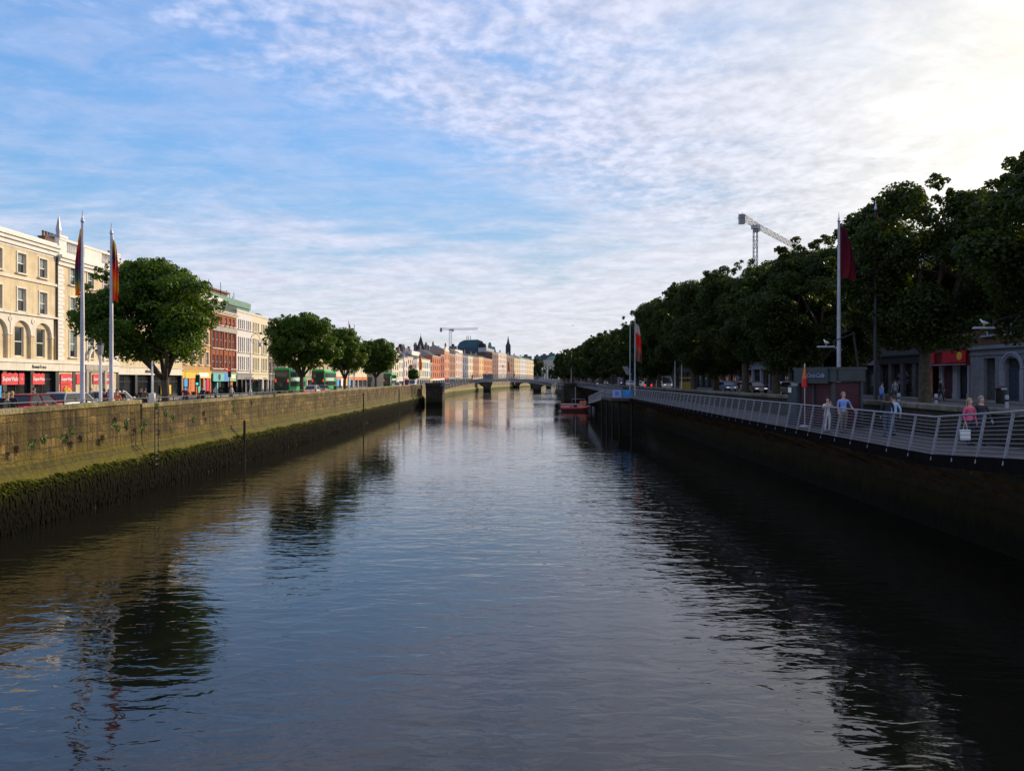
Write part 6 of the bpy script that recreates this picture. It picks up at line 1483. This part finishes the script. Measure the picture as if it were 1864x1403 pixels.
# ================================================================== light, sky, camera
SUN_AZ, SUN_EL = R(41), R(17)          # azimuth to the right of straight ahead
sd = Vector((math.sin(SUN_AZ)*math.cos(SUN_EL), math.cos(SUN_AZ)*math.cos(SUN_EL), math.sin(SUN_EL)))
sl = bpy.data.lights.new('sun', 'SUN'); sl.energy = 5.0; sl.angle = R(.6); sl.color = (1.0,.83,.62)
so = bpy.data.objects.new('sun', sl); C.objects.link(so); so.rotation_euler = sd.to_track_quat('Z','Y').to_euler(); so.location = (60,60,60)
wd = bpy.data.worlds.new('World'); scene.world = wd; wd.use_nodes = True
nt = wd.node_tree; t = NT(nt); bg = nt.nodes['Background']
sky = t.n('ShaderNodeTexSky'); sky.sky_type = 'NISHITA'; sky.sun_disc = False; sky.sun_elevation = SUN_EL; sky.sun_rotation = SUN_AZ
sky.air_density = 1.0; sky.dust_density = .6; sky.ozone_density = 2.0
gd = t.n('ShaderNodeTexCoord').outputs['Generated']
sp = t.n('ShaderNodeSeparateXYZ'); t.l(gd, sp.inputs[0])
zc = t.math('MAXIMUM', sp.outputs[2], 0.0)
den = t.math('ADD', zc, .10)
cb = t.n('ShaderNodeCombineXYZ'); t.l(t.math('DIVIDE', sp.outputs[0], den), cb.inputs[0]); t.l(t.math('DIVIDE', sp.outputs[1], den), cb.inputs[1])
p = cb.outputs[0]
dot = t.n('ShaderNodeVectorMath', operation='DOT_PRODUCT'); t.l(gd, dot.inputs[0]); dot.inputs[1].default_value = sd
dp = t.math('MAXIMUM', dot.outputs['Value'], 0.0)
big = t.noise(t.mapped(p, (.62,.9,1), (1.3,.4,0), (0,0,R(28))), .75, 4, .55, .5)
mid = t.noise(t.mapped(p, (.8,1.7,1), (4,2,0), (0,0,R(-24))), 1.5, 7, .66, .5)
veil = t.noise(t.mapped(p, (1.0,1.5,1), (11,5,0), (0,0,R(-30))), 3.4, 6, .65, .3)
fine = t.noise(t.mapped(p, (1.15,1.0,1), (2,7,0), (0,0,R(-15))), 17.0, 4, .55, .15)
lump = t.noise(t.mapped(p, (1.1,1.0,1), (8,1,0), (0,0,R(25))), 6.0, 4, .6, .2)
# a clear blue lane crossing the sky from upper left towards the horizon centre
px_ = t.n('ShaderNodeSeparateXYZ'); t.l(p, px_.inputs[0])
s_ = t.math('ADD', t.math('MULTIPLY', t.math('ADD', px_.outputs[0], 1.25), -.631), t.math('MULTIPLY', t.math('SUBTRACT', px_.outputs[1], 2.02), .775))
s_ = t.math('ADD', s_, t.math('MULTIPLY', t.math('SUBTRACT', big, .5), 1.1))
lane = t.smooth(t.math('ABSOLUTE', t.math('SUBTRACT', s_, .12)), .95, .10)
lane = t.math('MULTIPLY', lane, t.smooth(px_.outputs[0], .9, -.3, .25, 1.0))
cov = t.math('ADD', t.math('MULTIPLY', big, .35), t.math('MULTIPLY', mid, .85))
cov = t.math('ADD', cov, t.smooth(sp.outputs[0], -.55, .55, .0, .22))
cov = t.math('SUBTRACT', cov, t.math('MULTIPLY', lane, .25))
cov = t.math('ADD', cov, t.math('MULTIPLY', t.math('SUBTRACT', veil, .5), .42))
cov = t.math('ADD', cov, t.smooth(zc, .26, .03, 0.0, .16))
cells = t.math('MULTIPLY', t.math('MULTIPLY', t.smooth(s_, -.15, -.6), t.smooth(s_, -1.7, -1.1)), t.smooth(dp, .985, .82, .35, 1.0))
cov = t.math('ADD', cov, t.math('MULTIPLY', t.math('SUBTRACT', t.math('ADD', t.math('MULTIPLY', fine, .6), t.math('MULTIPLY', lump, .4)), .5), t.math('MULTIPLY_ADD', cells, .70, .10)))
mask = t.math('MAXIMUM', t.smooth(cov, .34, .88), t.smooth(veil, .32, .66, .03, .36))
sk = t.n('ShaderNodeHueSaturation'); sk.inputs['Saturation'].default_value = 1.15; sk.inputs['Value'].default_value = 1.0; t.l(sky.outputs[0], sk.inputs['Color'])
sg = t.n('ShaderNodeVectorMath', operation='MULTIPLY'); t.l(sk.outputs[0], sg.inputs[0]); sg.inputs[1].default_value = (2.5,2.9,3.3)
lm = t.n('ShaderNodeVectorMath', operation='DOT_PRODUCT'); t.l(sg.outputs[0], lm.inputs[0]); lm.inputs[1].default_value = (.25,.6,.15)
sc_ = t.n('ShaderNodeVectorMath', operation='SCALE'); t.l(sg.outputs[0], sc_.inputs[0]); t.l(t.math('DIVIDE', 1.0, t.math('ADD', 1.0, t.math('POWER', t.math('DIVIDE', lm.outputs['Value'], 7.5), 1.3))), sc_.inputs['Scale'])
glow = t.math('POWER', dp, 9.0); core = t.math('POWER', dp, 48.0)
lowc = t.mix(t.smooth(zc, .30, .04), (5.7,6.0,7.9), (6.6,6.7,7.5))
ccol = t.mix(glow, lowc, (8.2,8.1,7.8))
shade = t.math('ADD', t.math('MULTIPLY', t.smooth(fine, .30, .68, -.14, .06), t.math('MULTIPLY_ADD', cells, .85, .15)), t.smooth(lump, .3, .7, .88, 1.05))
cm = t.n('ShaderNodeVectorMath', operation='SCALE'); t.l(ccol, cm.inputs[0]); t.l(shade, cm.inputs['Scale'])
col = t.mix(t.math('MULTIPLY', mask, .92), sc_.outputs[0], cm.outputs[0])
hal = t.n('ShaderNodeVectorMath', operation='SCALE'); hal.inputs[0].default_value = (4.0,3.4,2.2); t.l(core, hal.inputs['Scale'])
ad = t.n('ShaderNodeVectorMath', operation='ADD'); t.l(col, ad.inputs[0]); t.l(hal.outputs[0], ad.inputs[1])
t.l(ad.outputs[0], bg.inputs['Color']); bg.inputs['Strength'].default_value = .124
cam = bpy.data.cameras.new('camera'); co = bpy.data.objects.new('camera', cam); C.objects.link(co); scene.camera = co
co.location = (0,0,EYE); co.rotation_euler = (R(90),0,0); cam.sensor_width = 36; cam.lens = 36*F/1864
cam.shift_x = (932-CX)/1864; cam.shift_y = -(701.5-CY)/1864; cam.clip_start = .2; cam.clip_end = 20000
scene.view_settings.view_transform = 'Standard'; scene.view_settings.look = 'None'; scene.view_settings.exposure = 0; scene.view_settings.gamma = 1
scene.render.engine = 'CYCLES'
scene.cycles.max_bounces = 6; scene.cycles.diffuse_bounces = 3; scene.cycles.glossy_bounces = 3; scene.cycles.transmission_bounces = 4; scene.cycles.transparent_max_bounces = 4
scene.cycles.use_denoising = True; scene.cycles.sample_clamp_indirect = 8
